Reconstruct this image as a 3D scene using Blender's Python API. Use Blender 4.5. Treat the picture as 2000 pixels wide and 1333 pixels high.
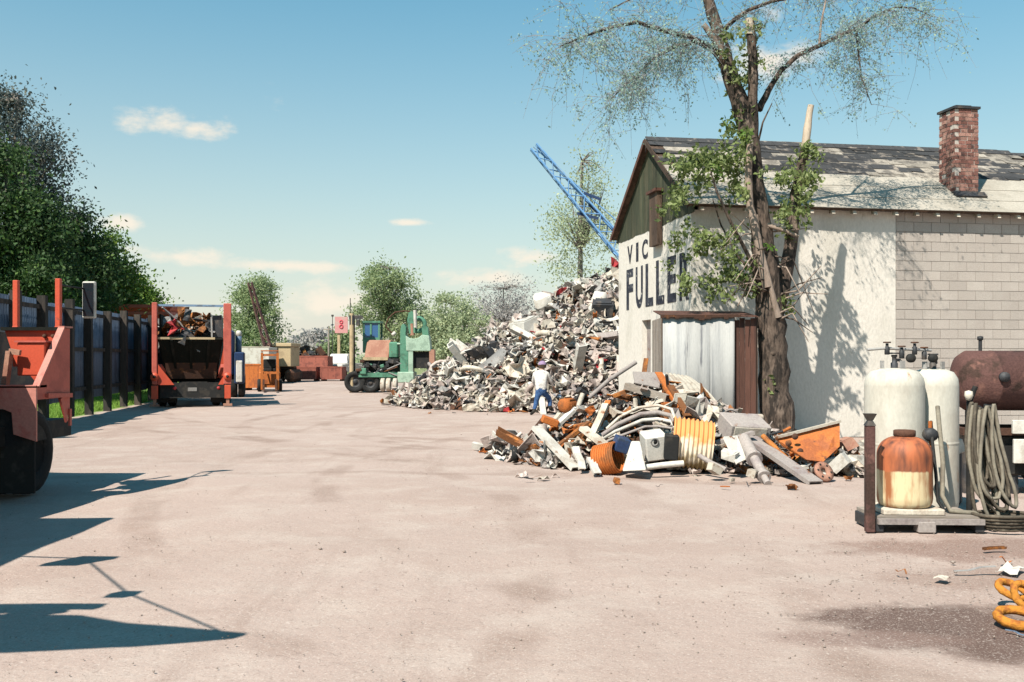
import bpy, bmesh, math, random
import numpy as np
from mathutils import Vector, Matrix, Euler, noise as mnoise
PI = math.pi
for o in list(bpy.data.objects): bpy.data.objects.remove(o)
sc = bpy.context.scene
col = sc.collection
R = random.Random(11)
NR = np.random.default_rng(5)

# ------------------------------------------------------------------ camera
F = 1900.0; HZ = 700.0; EYE = 1.6      # focal length (px of the 2000 px photo), horizon row, eye height
cd = bpy.data.cameras.new('camera'); cam = bpy.data.objects.new('camera', cd); col.objects.link(cam)
cam.location = (0, 0, EYE); cam.rotation_euler = (PI/2, 0, 0)
cd.sensor_width = 36; cd.lens = 36*F/2000; cd.shift_y = (HZ-666.5)/2000
cd.clip_start = .05; cd.clip_end = 3000
sc.camera = cam
def at(u, v, Y): return Vector(((u-1000)/F*Y, Y, EYE+(HZ-v)/F*Y))
def gnd(u, v):
    Y = F*EYE/(v-HZ); return Vector(((u-1000)/F*Y, Y, 0))

# ------------------------------------------------------------------ sun, sky, exposure
KX, KY = .48, .68                       # shadow offset per metre of height
sunv = Vector((-KX, -KY, 1)).normalized()
sl = bpy.data.lights.new('sun', 'SUN'); sl.energy = 5.0; sl.angle = math.radians(.5); sl.color = (1, .93, .82)
so = bpy.data.objects.new('sun', sl); col.objects.link(so); so.rotation_euler = sunv.to_track_quat('Z', 'Y').to_euler()
so.location = (0, 0, 40)
W = bpy.data.worlds.new('World'); sc.world = W; W.use_nodes = True
def build_sky():
    nt = W.node_tree; nt.nodes.clear(); N = nt.nodes.new; L = nt.links.new
    def math_(op, a, b=None, c=None, clamp=False):
        n = N('ShaderNodeMath'); n.operation = op; n.use_clamp = clamp
        for i, x in enumerate((a, b, c)):
            if x is None: continue
            if isinstance(x, (int, float)): n.inputs[i].default_value = x
            else: L(x, n.inputs[i])
        return n.outputs[0]
    def mixc(f, a, b, blend='MIX'):
        n = N('ShaderNodeMix'); n.data_type = 'RGBA'; n.blend_type = blend
        for s, x in ((n.inputs[0], f), (n.inputs[6], a), (n.inputs[7], b)):
            if isinstance(x, (int, float)): s.default_value = x
            elif isinstance(x, tuple): s.default_value = x+(1,)
            else: L(x, s)
        return n.outputs[2]
    out = N('ShaderNodeOutputWorld'); bg = N('ShaderNodeBackground'); bg.inputs[1].default_value = .072
    sky = N('ShaderNodeTexSky'); sky.sky_type = 'NISHITA'; sky.sun_disc = False
    sky.sun_elevation = math.asin(sunv.z); sky.sun_rotation = math.atan2(sunv.x, sunv.y)
    sky.air_density = 1.0; sky.dust_density = .5; sky.ozone_density = 1.0
    tc = N('ShaderNodeTexCoord'); sp = N('ShaderNodeSeparateXYZ'); L(tc.outputs['Generated'], sp.inputs[0])
    x, y, z = sp.outputs
    az = math_('ARCTAN2', x, y); el = math_('ARCSINE', z)
    # pale spring air: the blue turns slightly green-blue and fades to a creamy band at the horizon
    up = N('ShaderNodeMapRange'); up.interpolation_type = 'SMOOTHSTEP'; L(z, up.inputs[0]); up.inputs[1].default_value = .05; up.inputs[2].default_value = .42
    c = mixc(1.0, sky.outputs[0], mixc(up.outputs[0], (.53, 1.06, .96), (.26, 1.13, 1.14)), 'MULTIPLY')
    hz = math_('POWER', math_('SUBTRACT', 1.0, math_('ABSOLUTE', z), clamp=True), 4.3)
    c = mixc(math_('MULTIPLY', hz, 1.0), c, (6.3, 5.6, 4.9))
    # cumulus puffs
    cv = N('ShaderNodeCombineXYZ'); L(az, cv.inputs[0]); L(el, cv.inputs[1])
    nz = N('ShaderNodeTexNoise'); nz.inputs['Scale'].default_value = 22; nz.inputs['Detail'].default_value = 6; nz.inputs['Roughness'].default_value = .6
    mp = N('ShaderNodeMapping'); mp.inputs['Scale'].default_value = (1, 1.9, 1); L(cv.outputs[0], mp.inputs[0]); L(mp.outputs[0], nz.inputs[0])
    nn = nz.outputs['Fac']
    acc = None
    for (u, v, w, h) in [(320, 240, 125, 34), (385, 252, 75, 28), (240, 437, 62, 20), (350, 503, 110, 26), (660, 590, 180, 45), (560, 520, 210, 18), (1030, 503, 80, 26),
                         (800, 435, 60, 10), (960, 545, 120, 25), (1500, 125, 120, 45), (1430, 150, 80, 20), (900, 640, 260, 40), (-300, 470, 160, 40), (2300, 420, 200, 40), (2700, 300, 160, 40), (-900, 330, 150, 40)]:
        a0 = math.atan2(u-1000, F); e0 = math.atan2(HZ-v, math.hypot(F, u-1000))
        k = F/math.cos(a0)
        dx = math_('MULTIPLY', math_('SUBTRACT', az, a0), k/w); dy = math_('MULTIPLY', math_('SUBTRACT', el, e0), k/h)
        d = math_('SQRT', math_('ADD', math_('MULTIPLY', dx, dx), math_('MULTIPLY', dy, dy)))
        m = math_('SUBTRACT', 1.0, d)
        acc = m if acc is None else math_('MAXIMUM', acc, m)
    # scattered puffs over the rest of the sky
    n2 = N('ShaderNodeTexNoise'); n2.inputs['Scale'].default_value = 5; n2.inputs['Detail'].default_value = 3; L(mp.outputs[0], n2.inputs[0])
    wide = math_('MULTIPLY', math_('SUBTRACT', n2.outputs['Fac'], .66), 4.0)
    acc = math_('MAXIMUM', math_('MAXIMUM', acc, wide), -1.5)
    dens = math_('ADD', acc, math_('MULTIPLY', math_('SUBTRACT', nn, .5), 2.3))
    ss = N('ShaderNodeMapRange'); ss.interpolation_type = 'SMOOTHSTEP'; L(dens, ss.inputs[0]); ss.inputs[1].default_value = .1; ss.inputs[2].default_value = .95
    c = mixc(math_('MULTIPLY', ss.outputs[0], .85), c, (7.4, 6.6, 5.5))
    L(c, bg.inputs[0]); L(bg.outputs[0], out.inputs[0])
build_sky()
vs = sc.view_settings; vs.view_transform = 'Standard'; vs.look = 'None'; vs.exposure = 0.93; vs.gamma = 1; vs.use_curve_mapping = False
sc.cycles.max_bounces = 5; sc.cycles.diffuse_bounces = 2; sc.cycles.transparent_max_bounces = 8
sc.cycles.use_denoising = True

# ------------------------------------------------------------------ materials
MATS = {}
def nodes_of(name):
    m = bpy.data.materials.new(name); m.use_nodes = True; MATS[name] = m
    nt = m.node_tree; b = nt.nodes['Principled BSDF']; return m, nt, b
def pmat(name, c, c2=None, scale=3.0, lo=.5, hi=.62, rough=.7, metal=0.0, bump=.15, bscale=40, rnd=.0, stretch=(1, 1, 1), fine=.25, c3=None, lo3=.55, hi3=.7, scale3=7.0, coat=0.0, spec=.3):
    """base colour c, broken by patches of c2 (and c3) and by a fine grain; rnd = change of value from object to object"""
    def tone(q):     # scales pale tones down to offset the exposure and deepen shadows
        if q is None: return None
        l = .3*q[0]+.6*q[1]+.1*q[2]; f = 1-.36*min(1, max(0, (l-.12)/.25)); return tuple(x*f for x in q)
    c, c2, c3 = tone(c), tone(c2), tone(c3)
    m, nt, b = nodes_of(name); N = nt.nodes.new; L = nt.links.new
    tc = N('ShaderNodeTexCoord'); oi = N('ShaderNodeObjectInfo')
    ad = N('ShaderNodeVectorMath'); ad.operation = 'ADD'; L(tc.outputs['Object'], ad.inputs[0])
    sc_ = N('ShaderNodeVectorMath'); sc_.operation = 'SCALE'; sc_.inputs[0].default_value = (37, 51, 23); L(oi.outputs['Random'], sc_.inputs['Scale']); L(sc_.outputs[0], ad.inputs[1])
    mp = N('ShaderNodeMapping'); mp.inputs['Scale'].default_value = stretch; L(ad.outputs[0], mp.inputs[0])
    def nz(s, det=5, ro=.6):
        n = N('ShaderNodeTexNoise'); n.inputs['Scale'].default_value = s; n.inputs['Detail'].default_value = det; n.inputs['Roughness'].default_value = ro
        L(mp.outputs[0], n.inputs[0]); return n.outputs['Fac']
    def mr(f, a, bb):
        n = N('ShaderNodeMapRange'); n.interpolation_type = 'SMOOTHSTEP'; L(f, n.inputs[0]); n.inputs[1].default_value = a; n.inputs[2].default_value = bb; return n.outputs[0]
    def mix(f, a, bb, bt='MIX'):
        n = N('ShaderNodeMix'); n.data_type = 'RGBA'; n.blend_type = bt
        for s, x in ((n.inputs[0], f), (n.inputs[6], a), (n.inputs[7], bb)):
            if isinstance(x, (int, float)): s.default_value = x
            elif isinstance(x, tuple): s.default_value = x+(1,)
            else: L(x, s)
        return n.outputs[2]
    cur = c
    if c2: cur = mix(mr(nz(scale), lo, hi), cur, c2)
    if c3: cur = mix(mr(nz(scale3), lo3, hi3), cur, c3)
    f = nz(bscale, 4)
    if fine:
        g = N('ShaderNodeMapRange'); L(f, g.inputs[0]); g.inputs[1].default_value = .3; g.inputs[2].default_value = .7; g.inputs[3].default_value = 1-fine; g.inputs[4].default_value = 1+fine*.5
        cb = N('ShaderNodeCombineColor'); [L(g.outputs[0], cb.inputs[i]) for i in range(3)]
        cur = mix(1.0, cur, cb.outputs[0], 'MULTIPLY')
    if rnd:
        g = N('ShaderNodeMapRange'); L(oi.outputs['Random'], g.inputs[0]); g.inputs[3].default_value = 1-rnd; g.inputs[4].default_value = 1+rnd*.6
        cb = N('ShaderNodeCombineColor'); [L(g.outputs[0], cb.inputs[i]) for i in range(3)]
        cur = mix(1.0, cur, cb.outputs[0], 'MULTIPLY')
    if isinstance(cur, tuple): b.inputs['Base Color'].default_value = cur+(1,)
    else: L(cur, b.inputs['Base Color'])
    b.inputs['Roughness'].default_value = rough; b.inputs['Metallic'].default_value = metal
    b.inputs['Specular IOR Level'].default_value = spec
    if coat: b.inputs['Coat Weight'].default_value = coat
    if bump:
        bp = N('ShaderNodeBump'); bp.inputs['Strength'].default_value = bump; bp.inputs['Distance'].default_value = .02; L(f, bp.inputs['Height']); L(bp.outputs[0], b.inputs['Normal'])
    return m
RUST = (.19, .075, .028); ORUST = (.42, .15, .035); DRUST = (.075, .035, .022)
pmat('plaster', (.86, .80, .72), (.74, .69, .61), scale=1.3, lo=.45, hi=.7, bscale=22, fine=.12, bump=.4, rough=.9, c3=(.50, .45, .38), lo3=.62, hi3=.78, scale3=3.2, stretch=(1, 1, .5))
pmat('block', (.54, .475, .425), (.60, .535, .48), scale=.8, lo=.4, hi=.65, bscale=55, fine=.16, bump=.4, rough=.95, rnd=.09)
pmat('mortar', (.60, .535, .48), bscale=60, fine=.2, rough=.95)
pmat('letter', (.018, .02, .032), (.06, .065, .08), scale=5, lo=.5, hi=.65, rough=.85, fine=.4, c3=(.6, .57, .5), lo3=.62, hi3=.68, scale3=9)
pmat('gable_wood', (.040, .045, .026), (.075, .07, .042), scale=5, stretch=(1, 1, .12), rough=.9, rnd=.3, bscale=30, bump=.4)
pmat('dark_wood', (.055, .035, .025), (.10, .065, .045), scale=4, stretch=(1, 1, .1), rough=.9, rnd=.25, bump=.4)
pmat('brown_wood', (.10, .045, .032), (.055, .028, .022), scale=5, stretch=(1, 1, .1), rough=.9, rnd=.3, bump=.4)
pmat('grey_wood', (.40, .34, .29), (.27, .22, .18), scale=5, stretch=(.12, 1, 1), rough=.9, rnd=.25, bump=.4)
pmat('roof_pale', (.52, .47, .40), (.40, .36, .30), scale=1.6, lo=.4, hi=.7, bscale=26, fine=.2, rough=.95, bump=.4)
pmat('shingle_pale', (.44, .39, .33), (.13, .115, .10), scale=3.2, lo=.45, hi=.6, bscale=30, fine=.35, rough=.95, rnd=.35, bump=.6)
pmat('shingle_dark', (.04, .04, .042), (.27, .23, .195), scale=3.2, lo=.55, hi=.68, bscale=30, fine=.35, rough=.95, rnd=.4, bump=.6)
pmat('brick', (.19, .085, .068), (.09, .05, .045), scale=6, bscale=40, fine=.3, rough=.95, rnd=.45, bump=.5)
pmat('brick_pale', (.36, .20, .16), (.22, .11, .09), scale=6, bscale=40, fine=.3, rough=.95, rnd=.3, bump=.5)
pmat('black', (.012, .012, .012), (.03, .026, .022), scale=4, rough=.75)
pmat('rubber', (.012, .012, .012), (.03, .027, .024), scale=6, lo=.52, hi=.7, rough=.85)
pmat('glass_dark', (.01, .015, .02), rough=.12, spec=.6, bump=0, fine=0)
pmat('glass_blue', (.03, .09, .20), rough=.15, spec=.6, bump=0, fine=0)
pmat('galv', (.56, .55, .53), (.40, .40, .40), scale=1.6, lo=.42, hi=.66, stretch=(5, 5, .3), rough=.9, metal=0, spec=.1, c3=(.15, .15, .16), lo3=.6, hi3=.68, scale3=2.2, rnd=.2, fine=.15)
pmat('rust', RUST, ORUST, scale=4, rough=.9, bump=.4, rnd=.35, c3=DRUST)
pmat('orange_rust', (.46, .135, .03), RUST, scale=4, lo=.5, hi=.68, rough=.85, bump=.3, rnd=.25)
pmat('dark_rust', DRUST, RUST, scale=5, lo=.55, hi=.7, rough=.9, bump=.4, rnd=.35)
pmat('purple_rust', (.095, .048, .042), (.05, .03, .024), scale=3, rough=.9, bump=.4, c3=(.15, .075, .06), spec=.15)
pmat('white_paint', (.78, .74, .67), (.56, .50, .43), scale=4, lo=.46, hi=.68, rough=.65, rnd=.14, fine=.15, c3=RUST, lo3=.64, hi3=.72, scale3=6)
pmat('tank_white', (.72, .68, .59), (.56, .50, .42), scale=2.4, lo=.45, hi=.7, rough=.55, fine=.1, c3=(.36, .2, .11), lo3=.63, hi3=.72, scale3=4, stretch=(1, 1, .45))
pmat('pinkish', (.70, .58, .52), (.50, .39, .35), scale=4, lo=.45, hi=.65, rough=.85, rnd=.25, c3=DRUST, lo3=.64, hi3=.7)
pmat('cream', (.74, .66, .55), (.54, .44, .35), scale=3.5, lo=.46, hi=.66, rough=.75, rnd=.2, c3=RUST, lo3=.62, hi3=.70)
pmat('grey_metal', (.42, .40, .38), (.26, .24, .23), scale=3.5, rough=.6, metal=.1, rnd=.3, c3=RUST, lo3=.64, hi3=.72)
pmat('mauve_grey', (.45, .39, .36), (.30, .25, .24), scale=3.5, rough=.8, rnd=.2, c3=RUST, lo3=.6, hi3=.7)
pmat('dark_metal', (.035, .036, .04), (.085, .07, .06), scale=4, rough=.6, rnd=.4)
pmat('steel_blue', (.17, .25, .36), (.10, .13, .18), scale=3, rough=.6, rnd=.3, c3=DRUST, lo3=.62, hi3=.7)
pmat('scrap_red', (.46, .04, .045), (.26, .04, .035), scale=4, rough=.6, rnd=.3)
pmat('navy', (.02, .04, .10), (.035, .05, .08), scale=3, rough=.4, rnd=.2)
pmat('fence_blue', (.07, .10, .15), (.045, .062, .095), scale=1.4, stretch=(2, 2, .3), rough=.6, rnd=.2, c3=(.11, .145, .20), lo3=.58, hi3=.75)
pmat('fence_post', (.035, .030, .026), (.07, .055, .045), scale=4, stretch=(1, 1, .15), rough=.95, rnd=.2, bump=.5)
pmat('truck_red', (.50, .075, .035), (.38, .055, .03), scale=2.2, lo=.45, hi=.7, rough=.5, fine=.12, c3=(.15, .05, .035), lo3=.66, hi3=.74, scale3=5, bump=.08)
pmat('faded_red', (.46, .105, .075), (.34, .075, .055), scale=2.4, rough=.6, fine=.15, c3=(.18, .06, .045), lo3=.66, hi3=.74, bump=.1)
pmat('sunlit_red', (.60, .24, .19), (.46, .14, .11), scale=3, rough=.65, fine=.15)  # sunlit tone of the truck's red, put into the base colour
pmat('skip_black', (.009, .010, .008), (.017, .016, .013), scale=2.5, rough=.85, fine=.3, c3=(.03, .018, .012), lo3=.60, hi3=.72, spec=.12)
pmat('machine_green', (.085, .22, .145), (.05, .13, .085), scale=2.5, rough=.55, rnd=.05, c3=(.13, .07, .045), lo3=.62, hi3=.72)
pmat('mint', (.46, .62, .48), (.34, .47, .36), scale=3, rough=.6, c3=(.22, .17, .12), lo3=.66, hi3=.75)
pmat('tan_rust', (.38, .20, .14), (.28, .13, .09), scale=2, rough=.85)
pmat('tan_paint', (.62, .47, .28), (.48, .36, .22), scale=2, rough=.7)
pmat('fork_orange', (.50, .15, .035), (.30, .09, .03), scale=3, rough=.6, c3=DRUST, lo3=.6, hi3=.7)
pmat('bin_rust', (.27, .085, .06), (.17, .055, .042), scale=2.5, rough=.85, rnd=.2)
pmat('crane_blue', (.16, .36, .66), (.28, .44, .62), scale=3, rough=.6, rnd=.15)
pmat('crane_rust', (.115, .06, .06), (.17, .085, .065), scale=3, rough=.85)
pmat('sign_pink', (.72, .34, .33), (.66, .42, .38), scale=2, rough=.7)
pmat('sign_red', (.55, .06, .09), rough=.7)
pmat('bark', (.10, .072, .056), (.028, .021, .017), scale=9, lo=.45, hi=.58, stretch=(1, 1, .3), rough=.95, bump=1.0, bscale=20, fine=.6, c3=(.16, .12, .095), lo3=.56, hi3=.7, scale3=5)
pmat('bark_pale', (.34, .26, .21), (.19, .14, .11), scale=5, stretch=(1, 1, .3), rough=.9, bump=.5)
pmat('bare_wood', (.66, .54, .42), (.52, .40, .30), scale=5, stretch=(1, 1, .2), rough=.9, bump=.4)
pmat('far_bark', (.16, .14, .125), rough=.95)
pmat('twig', (.26, .25, .25), rough=.95, bump=0)
pmat('skin', (.42, .24, .17), rough=.6, bump=0)
pmat('shirt', (.80, .76, .72), (.55, .52, .49), scale=12, rough=.9)
pmat('jeans', (.035, .085, .2), (.015, .04, .11), scale=14, rough=.9)
pmat('cap', (.32, .22, .36), rough=.9)
pmat('hose', (.07, .057, .042), (.12, .098, .072), scale=5, rough=.8, rnd=.1)
pmat('hose_pale', (.20, .175, .135), (.13, .11, .085), scale=5, rough=.8)
pmat('stone', (.36, .29, .25), (.25, .195, .165), scale=20, rough=.95, bump=0)
pmat('yellow', (.70, .45, .10), (.5, .3, .08), scale=5, rough=.7)
pmat('ring_orange', (.55, .22, .035), (.30, .10, .025), scale=14, rough=.9, bump=.6, bscale=30, spec=.15)

def tank_band():
    # bare steel tank: rust over the dome, yellowed white paint below a hard line
    m, nt, b = nodes_of('tank_rusty'); N = nt.nodes.new; L = nt.links.new
    tc = N('ShaderNodeTexCoord'); sp = N('ShaderNodeSeparateXYZ'); L(tc.outputs['Object'], sp.inputs[0])
    n1 = N('ShaderNodeTexNoise'); n1.inputs['Scale'].default_value = 7; n1.inputs['Detail'].default_value = 6; L(tc.outputs['Object'], n1.inputs[0])
    r1 = N('ShaderNodeValToRGB'); L(n1.outputs['Fac'], r1.inputs[0])
    r1.color_ramp.elements[0].position = .36; r1.color_ramp.elements[0].color = (.085, .028, .016, 1)
    r1.color_ramp.elements[1].position = .62; r1.color_ramp.elements[1].color = (.36, .10, .035, 1)
    r2 = N('ShaderNodeValToRGB'); L(n1.outputs['Fac'], r2.inputs[0])
    e = r2.color_ramp.elements; e[0].position = .44; e[0].color = (.52, .42, .25, 1); e[1].position = .62; e[1].color = (.26, .09, .03, 1)
    k = N('ShaderNodeMath'); k.operation = 'MULTIPLY_ADD'; L(n1.outputs['Fac'], k.inputs[0]); k.inputs[1].default_value = .05; L(sp.outputs[2], k.inputs[2])
    g = N('ShaderNodeMapRange'); g.interpolation_type = 'SMOOTHSTEP'; L(k.outputs[0], g.inputs[0]); g.inputs[1].default_value = .355; g.inputs[2].default_value = .375
    mx = N('ShaderNodeMix'); mx.data_type = 'RGBA'; L(g.outputs[0], mx.inputs[0]); L(r2.outputs[0], mx.inputs[6])
    mpz = N('ShaderNodeMapping'); mpz.inputs['Scale'].default_value = (1.6, 1.6, .35); L(tc.outputs['Object'], mpz.inputs[0]); L(mpz.outputs[0], n1.inputs[0]); L(r1.outputs[0], mx.inputs[7])
    L(mx.outputs[2], b.inputs['Base Color']); b.inputs['Roughness'].default_value = .7
    bp = N('ShaderNodeBump'); bp.inputs['Strength'].default_value = .25; L(n1.outputs['Fac'], bp.inputs['Height']); L(bp.outputs[0], b.inputs['Normal'])
tank_band()
def culvert_mat():
    m, nt, b = nodes_of('culvert'); N = nt.nodes.new; L = nt.links.new
    tc = N('ShaderNodeTexCoord'); sp = N('ShaderNodeSeparateXYZ'); L(tc.outputs['Object'], sp.inputs[0])
    n1 = N('ShaderNodeTexNoise'); n1.inputs['Scale'].default_value = 6; n1.inputs['Detail'].default_value = 5; L(tc.outputs['Object'], n1.inputs[0])
    k = N('ShaderNodeMath'); k.operation = 'MULTIPLY_ADD'; L(n1.outputs['Fac'], k.inputs[0]); k.inputs[1].default_value = .5; L(sp.outputs[2], k.inputs[2])
    r = N('ShaderNodeValToRGB'); L(k.outputs[0], r.inputs[0]); e = r.color_ramp.elements
    e[0].position = .02; e[0].color = (.30, .22, .10, 1); e[1].position = .14; e[1].color = (.66, .58, .46, 1)
    a = e.new(.30); a.color = (.60, .46, .33, 1); a = e.new(.40); a.color = (.55, .24, .075, 1)
    L(r.outputs[0], b.inputs['Base Color']); b.inputs['Roughness'].default_value = .75
culvert_mat()
def leafmat(name, c1, c2, c3=None, trans=.35):
    m, nt, b = nodes_of(name); N = nt.nodes.new; L = nt.links.new
    g = N('ShaderNodeNewGeometry'); r = N('ShaderNodeValToRGB'); L(g.outputs['Random Per Island'], r.inputs[0])
    e = r.color_ramp.elements; e[0].color = c1+(1,); e[1].color = c2+(1,)
    if c3: x = e.new(.8); x.color = c3+(1,)
    L(r.outputs[0], b.inputs['Base Color']); b.inputs['Roughness'].default_value = .65; b.inputs['Specular IOR Level'].default_value = .25
    t = N('ShaderNodeBsdfTranslucent'); L(r.outputs[0], t.inputs[0])
    mx = N('ShaderNodeMixShader'); mx.inputs[0].default_value = trans; L(b.outputs[0], mx.inputs[1]); L(t.outputs[0], mx.inputs[2])
    L(mx.outputs[0], nt.nodes['Material Output'].inputs[0])
leafmat('leaf_fresh', (.23, .28, .10), (.40, .44, .22), (.11, .15, .05), trans=.45)
leafmat('leaf_dark', (.035, .085, .022), (.10, .17, .04), (.05, .08, .035))
leafmat('leaf_mid', (.12, .20, .03), (.28, .36, .07), (.06, .12, .025))
leafmat('leaf_dusk', (.09, .10, .085), (.15, .14, .09), (.06, .09, .10))
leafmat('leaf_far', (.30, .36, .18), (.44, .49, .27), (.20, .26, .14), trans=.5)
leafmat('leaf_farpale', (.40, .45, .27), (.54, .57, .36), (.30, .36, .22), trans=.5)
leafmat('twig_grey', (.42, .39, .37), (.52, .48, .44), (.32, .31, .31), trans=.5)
leafmat('leaf_bud', (.32, .44, .36), (.42, .52, .32), (.24, .36, .38), trans=.5)
leafmat('grass', (.17, .30, .045), (.32, .46, .09), (.12, .2, .03))

def ground_mat():
    m, nt, b = nodes_of('dirt'); N = nt.nodes.new; L = nt.links.new
    tc = N('ShaderNodeTexCoord'); P = tc.outputs['Object']
    def nz(s, det=5, ro=.6, vec=None):
        n = N('ShaderNodeTexNoise'); n.inputs['Scale'].default_value = s; n.inputs['Detail'].default_value = det; n.inputs['Roughness'].default_value = ro; L(vec or P, n.inputs[0]); return n.outputs['Fac']
    def mr(f, a, bb, c=0, d=1):
        n = N('ShaderNodeMapRange'); n.interpolation_type = 'SMOOTHSTEP'; L(f, n.inputs[0]); n.inputs[1].default_value = a; n.inputs[2].default_value = bb; n.inputs[3].default_value = c; n.inputs[4].default_value = d; return n.outputs[0]
    def ma(op, a, bb=None, clamp=False):
        n = N('ShaderNodeMath'); n.operation = op; n.use_clamp = clamp
        for i, x in enumerate((a, bb)):
            if x is None: continue
            if isinstance(x, (int, float)): n.inputs[i].default_value = x
            else: L(x, n.inputs[i])
        return n.outputs[0]
    def mix(f, a, bb, bt='MIX'):
        n = N('ShaderNodeMix'); n.data_type = 'RGBA'; n.blend_type = bt
        for s, x in ((n.inputs[0], f), (n.inputs[6], a), (n.inputs[7], bb)):
            if isinstance(x, (int, float)): s.default_value = x
            elif isinstance(x, tuple): s.default_value = x+(1,)
            else: L(x, s)
        return n.outputs[2]
    sp = N('ShaderNodeSeparateXYZ'); L(P, sp.inputs[0]); X, Y, Z = sp.outputs
    base = mix(mr(nz(.16, 4), .38, .62), (.335, .258, .225), (.295, .22, .188))
    base = mix(mr(nz(1.3, 6), .42, .72, 0, .7), base, (.375, .308, .27))
    # streaks left by wheels, running along the yard
    mp = N('ShaderNodeMapping'); mp.inputs['Scale'].default_value = (1.3, .16, 1); mp.inputs['Rotation'].default_value = (0, 0, .35); L(P, mp.inputs[0])
    base = mix(mr(nz(1.0, 5, .65, mp.outputs[0]), .54, .72, 0, .55), base, (.235, .168, .14))
    # curved tyre tracks
    wob = nz(.5, 3)
    for (cx, cy, r, w, s) in [(7.5, 26, 14.2, .22, .75), (7.5, 26, 12.3, .22, .75), (-15, 8, 17.0, .2, .6), (-15, 8, 15.2, .2, .6), (5, 34, 18, .22, .7), (5, 34, 16.1, .22, .7), (-2, 0, 15.5, .2, .6), (-2, 0, 13.7, .2, .6), (9, 14, 11.5, .2, .6), (9, 14, 13.4, .2, .6)]:
        dx = ma('SUBTRACT', X, cx); dy = ma('SUBTRACT', Y, cy)
        d = ma('SQRT', ma('ADD', ma('MULTIPLY', dx, dx), ma('MULTIPLY', dy, dy)))
        d = ma('ABSOLUTE', ma('SUBTRACT', ma('ADD', d, ma('MULTIPLY', wob, .3)), r+.15))
        t = ma('MULTIPLY', mr(d, w*1.2, w*.4), mr(nz(.7, 4), .42, .62, 0, s))
        base = mix(t, base, (.225, .16, .132))
    # scuffed dark smears
    mp2 = N('ShaderNodeMapping'); mp2.inputs['Scale'].default_value = (.45, 1.5, 1); L(P, mp2.inputs[0])
    base = mix(mr(nz(1.1, 4, .55, mp2.outputs[0]), .66, .76, 0, .38), base, (.20, .135, .115))
    # oil-soaked earth by the gas bottles and the rings
    n3 = nz(1.6, 6, .65)
    for (cx, cy, rx, ry, cc, st) in [(2.75, 5.85, .95, .55, (.095, .06, .05), .95), (3.6, 5.4, 1.2, .55, (.105, .066, .054), .9), (3.9, 7.1, 1.1, .5, (.16, .095, .072), .45), (4.3, 8.2, 1.6, .6, (.155, .09, .07), .7), (2.0, 5.6, .6, .2, (.19, .125, .105), .6)]:
        dx = ma('DIVIDE', ma('SUBTRACT', X, cx), rx); dy = ma('DIVIDE', ma('SUBTRACT', Y, cy), ry)
        d = ma('SQRT', ma('ADD', ma('MULTIPLY', dx, dx), ma('MULTIPLY', dy, dy)))
        d = ma('ADD', d, ma('MULTIPLY', ma('SUBTRACT', n3, .5), 1.9))
        base = mix(mr(d, 1.2, .6, 0, st), base, cc)
    # pale grit
    base = mix(mr(nz(26, 3, .7), .60, .72, 0, .5), base, (.48, .41, .365))
    base = mix(mr(nz(18, 4, .7), .30, .42, .5, 0), base, (.18, .13, .11))
    base = mix(mr(nz(75, 2, .6), .56, .66, 0, .45), base, (.46, .395, .35))
    base = mix(mr(nz(60, 2, .6), .33, .42, .4, 0), base, (.16, .115, .095))
    # turf beyond the fence
    gx = ma('ADD', ma('MULTIPLY', ma('SUBTRACT', Y, 26.4), .149), ma('ADD', X, 12.0))
    gm = ma('MULTIPLY', mr(ma('ADD', gx, ma('MULTIPLY', nz(2.), .6)), .55, .25), 1.0)
    base = mix(gm, base, (.13, .21, .04))
    far = mr(Y, 88, 100)
    base = mix(far, base, (.17, .19, .09))
    L(base, b.inputs['Base Color']); b.inputs['Roughness'].default_value = .95; b.inputs['Specular IOR Level'].default_value = .15
    bp = N('ShaderNodeBump'); bp.inputs['Strength'].default_value = .5; bp.inputs['Distance'].default_value = .03
    h = ma('ADD', nz(9, 8, .7), ma('MULTIPLY', nz(1.2, 4), 1.2)); L(h, bp.inputs['Height']); L(bp.outputs[0], b.inputs['Normal'])
ground_mat()

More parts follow.
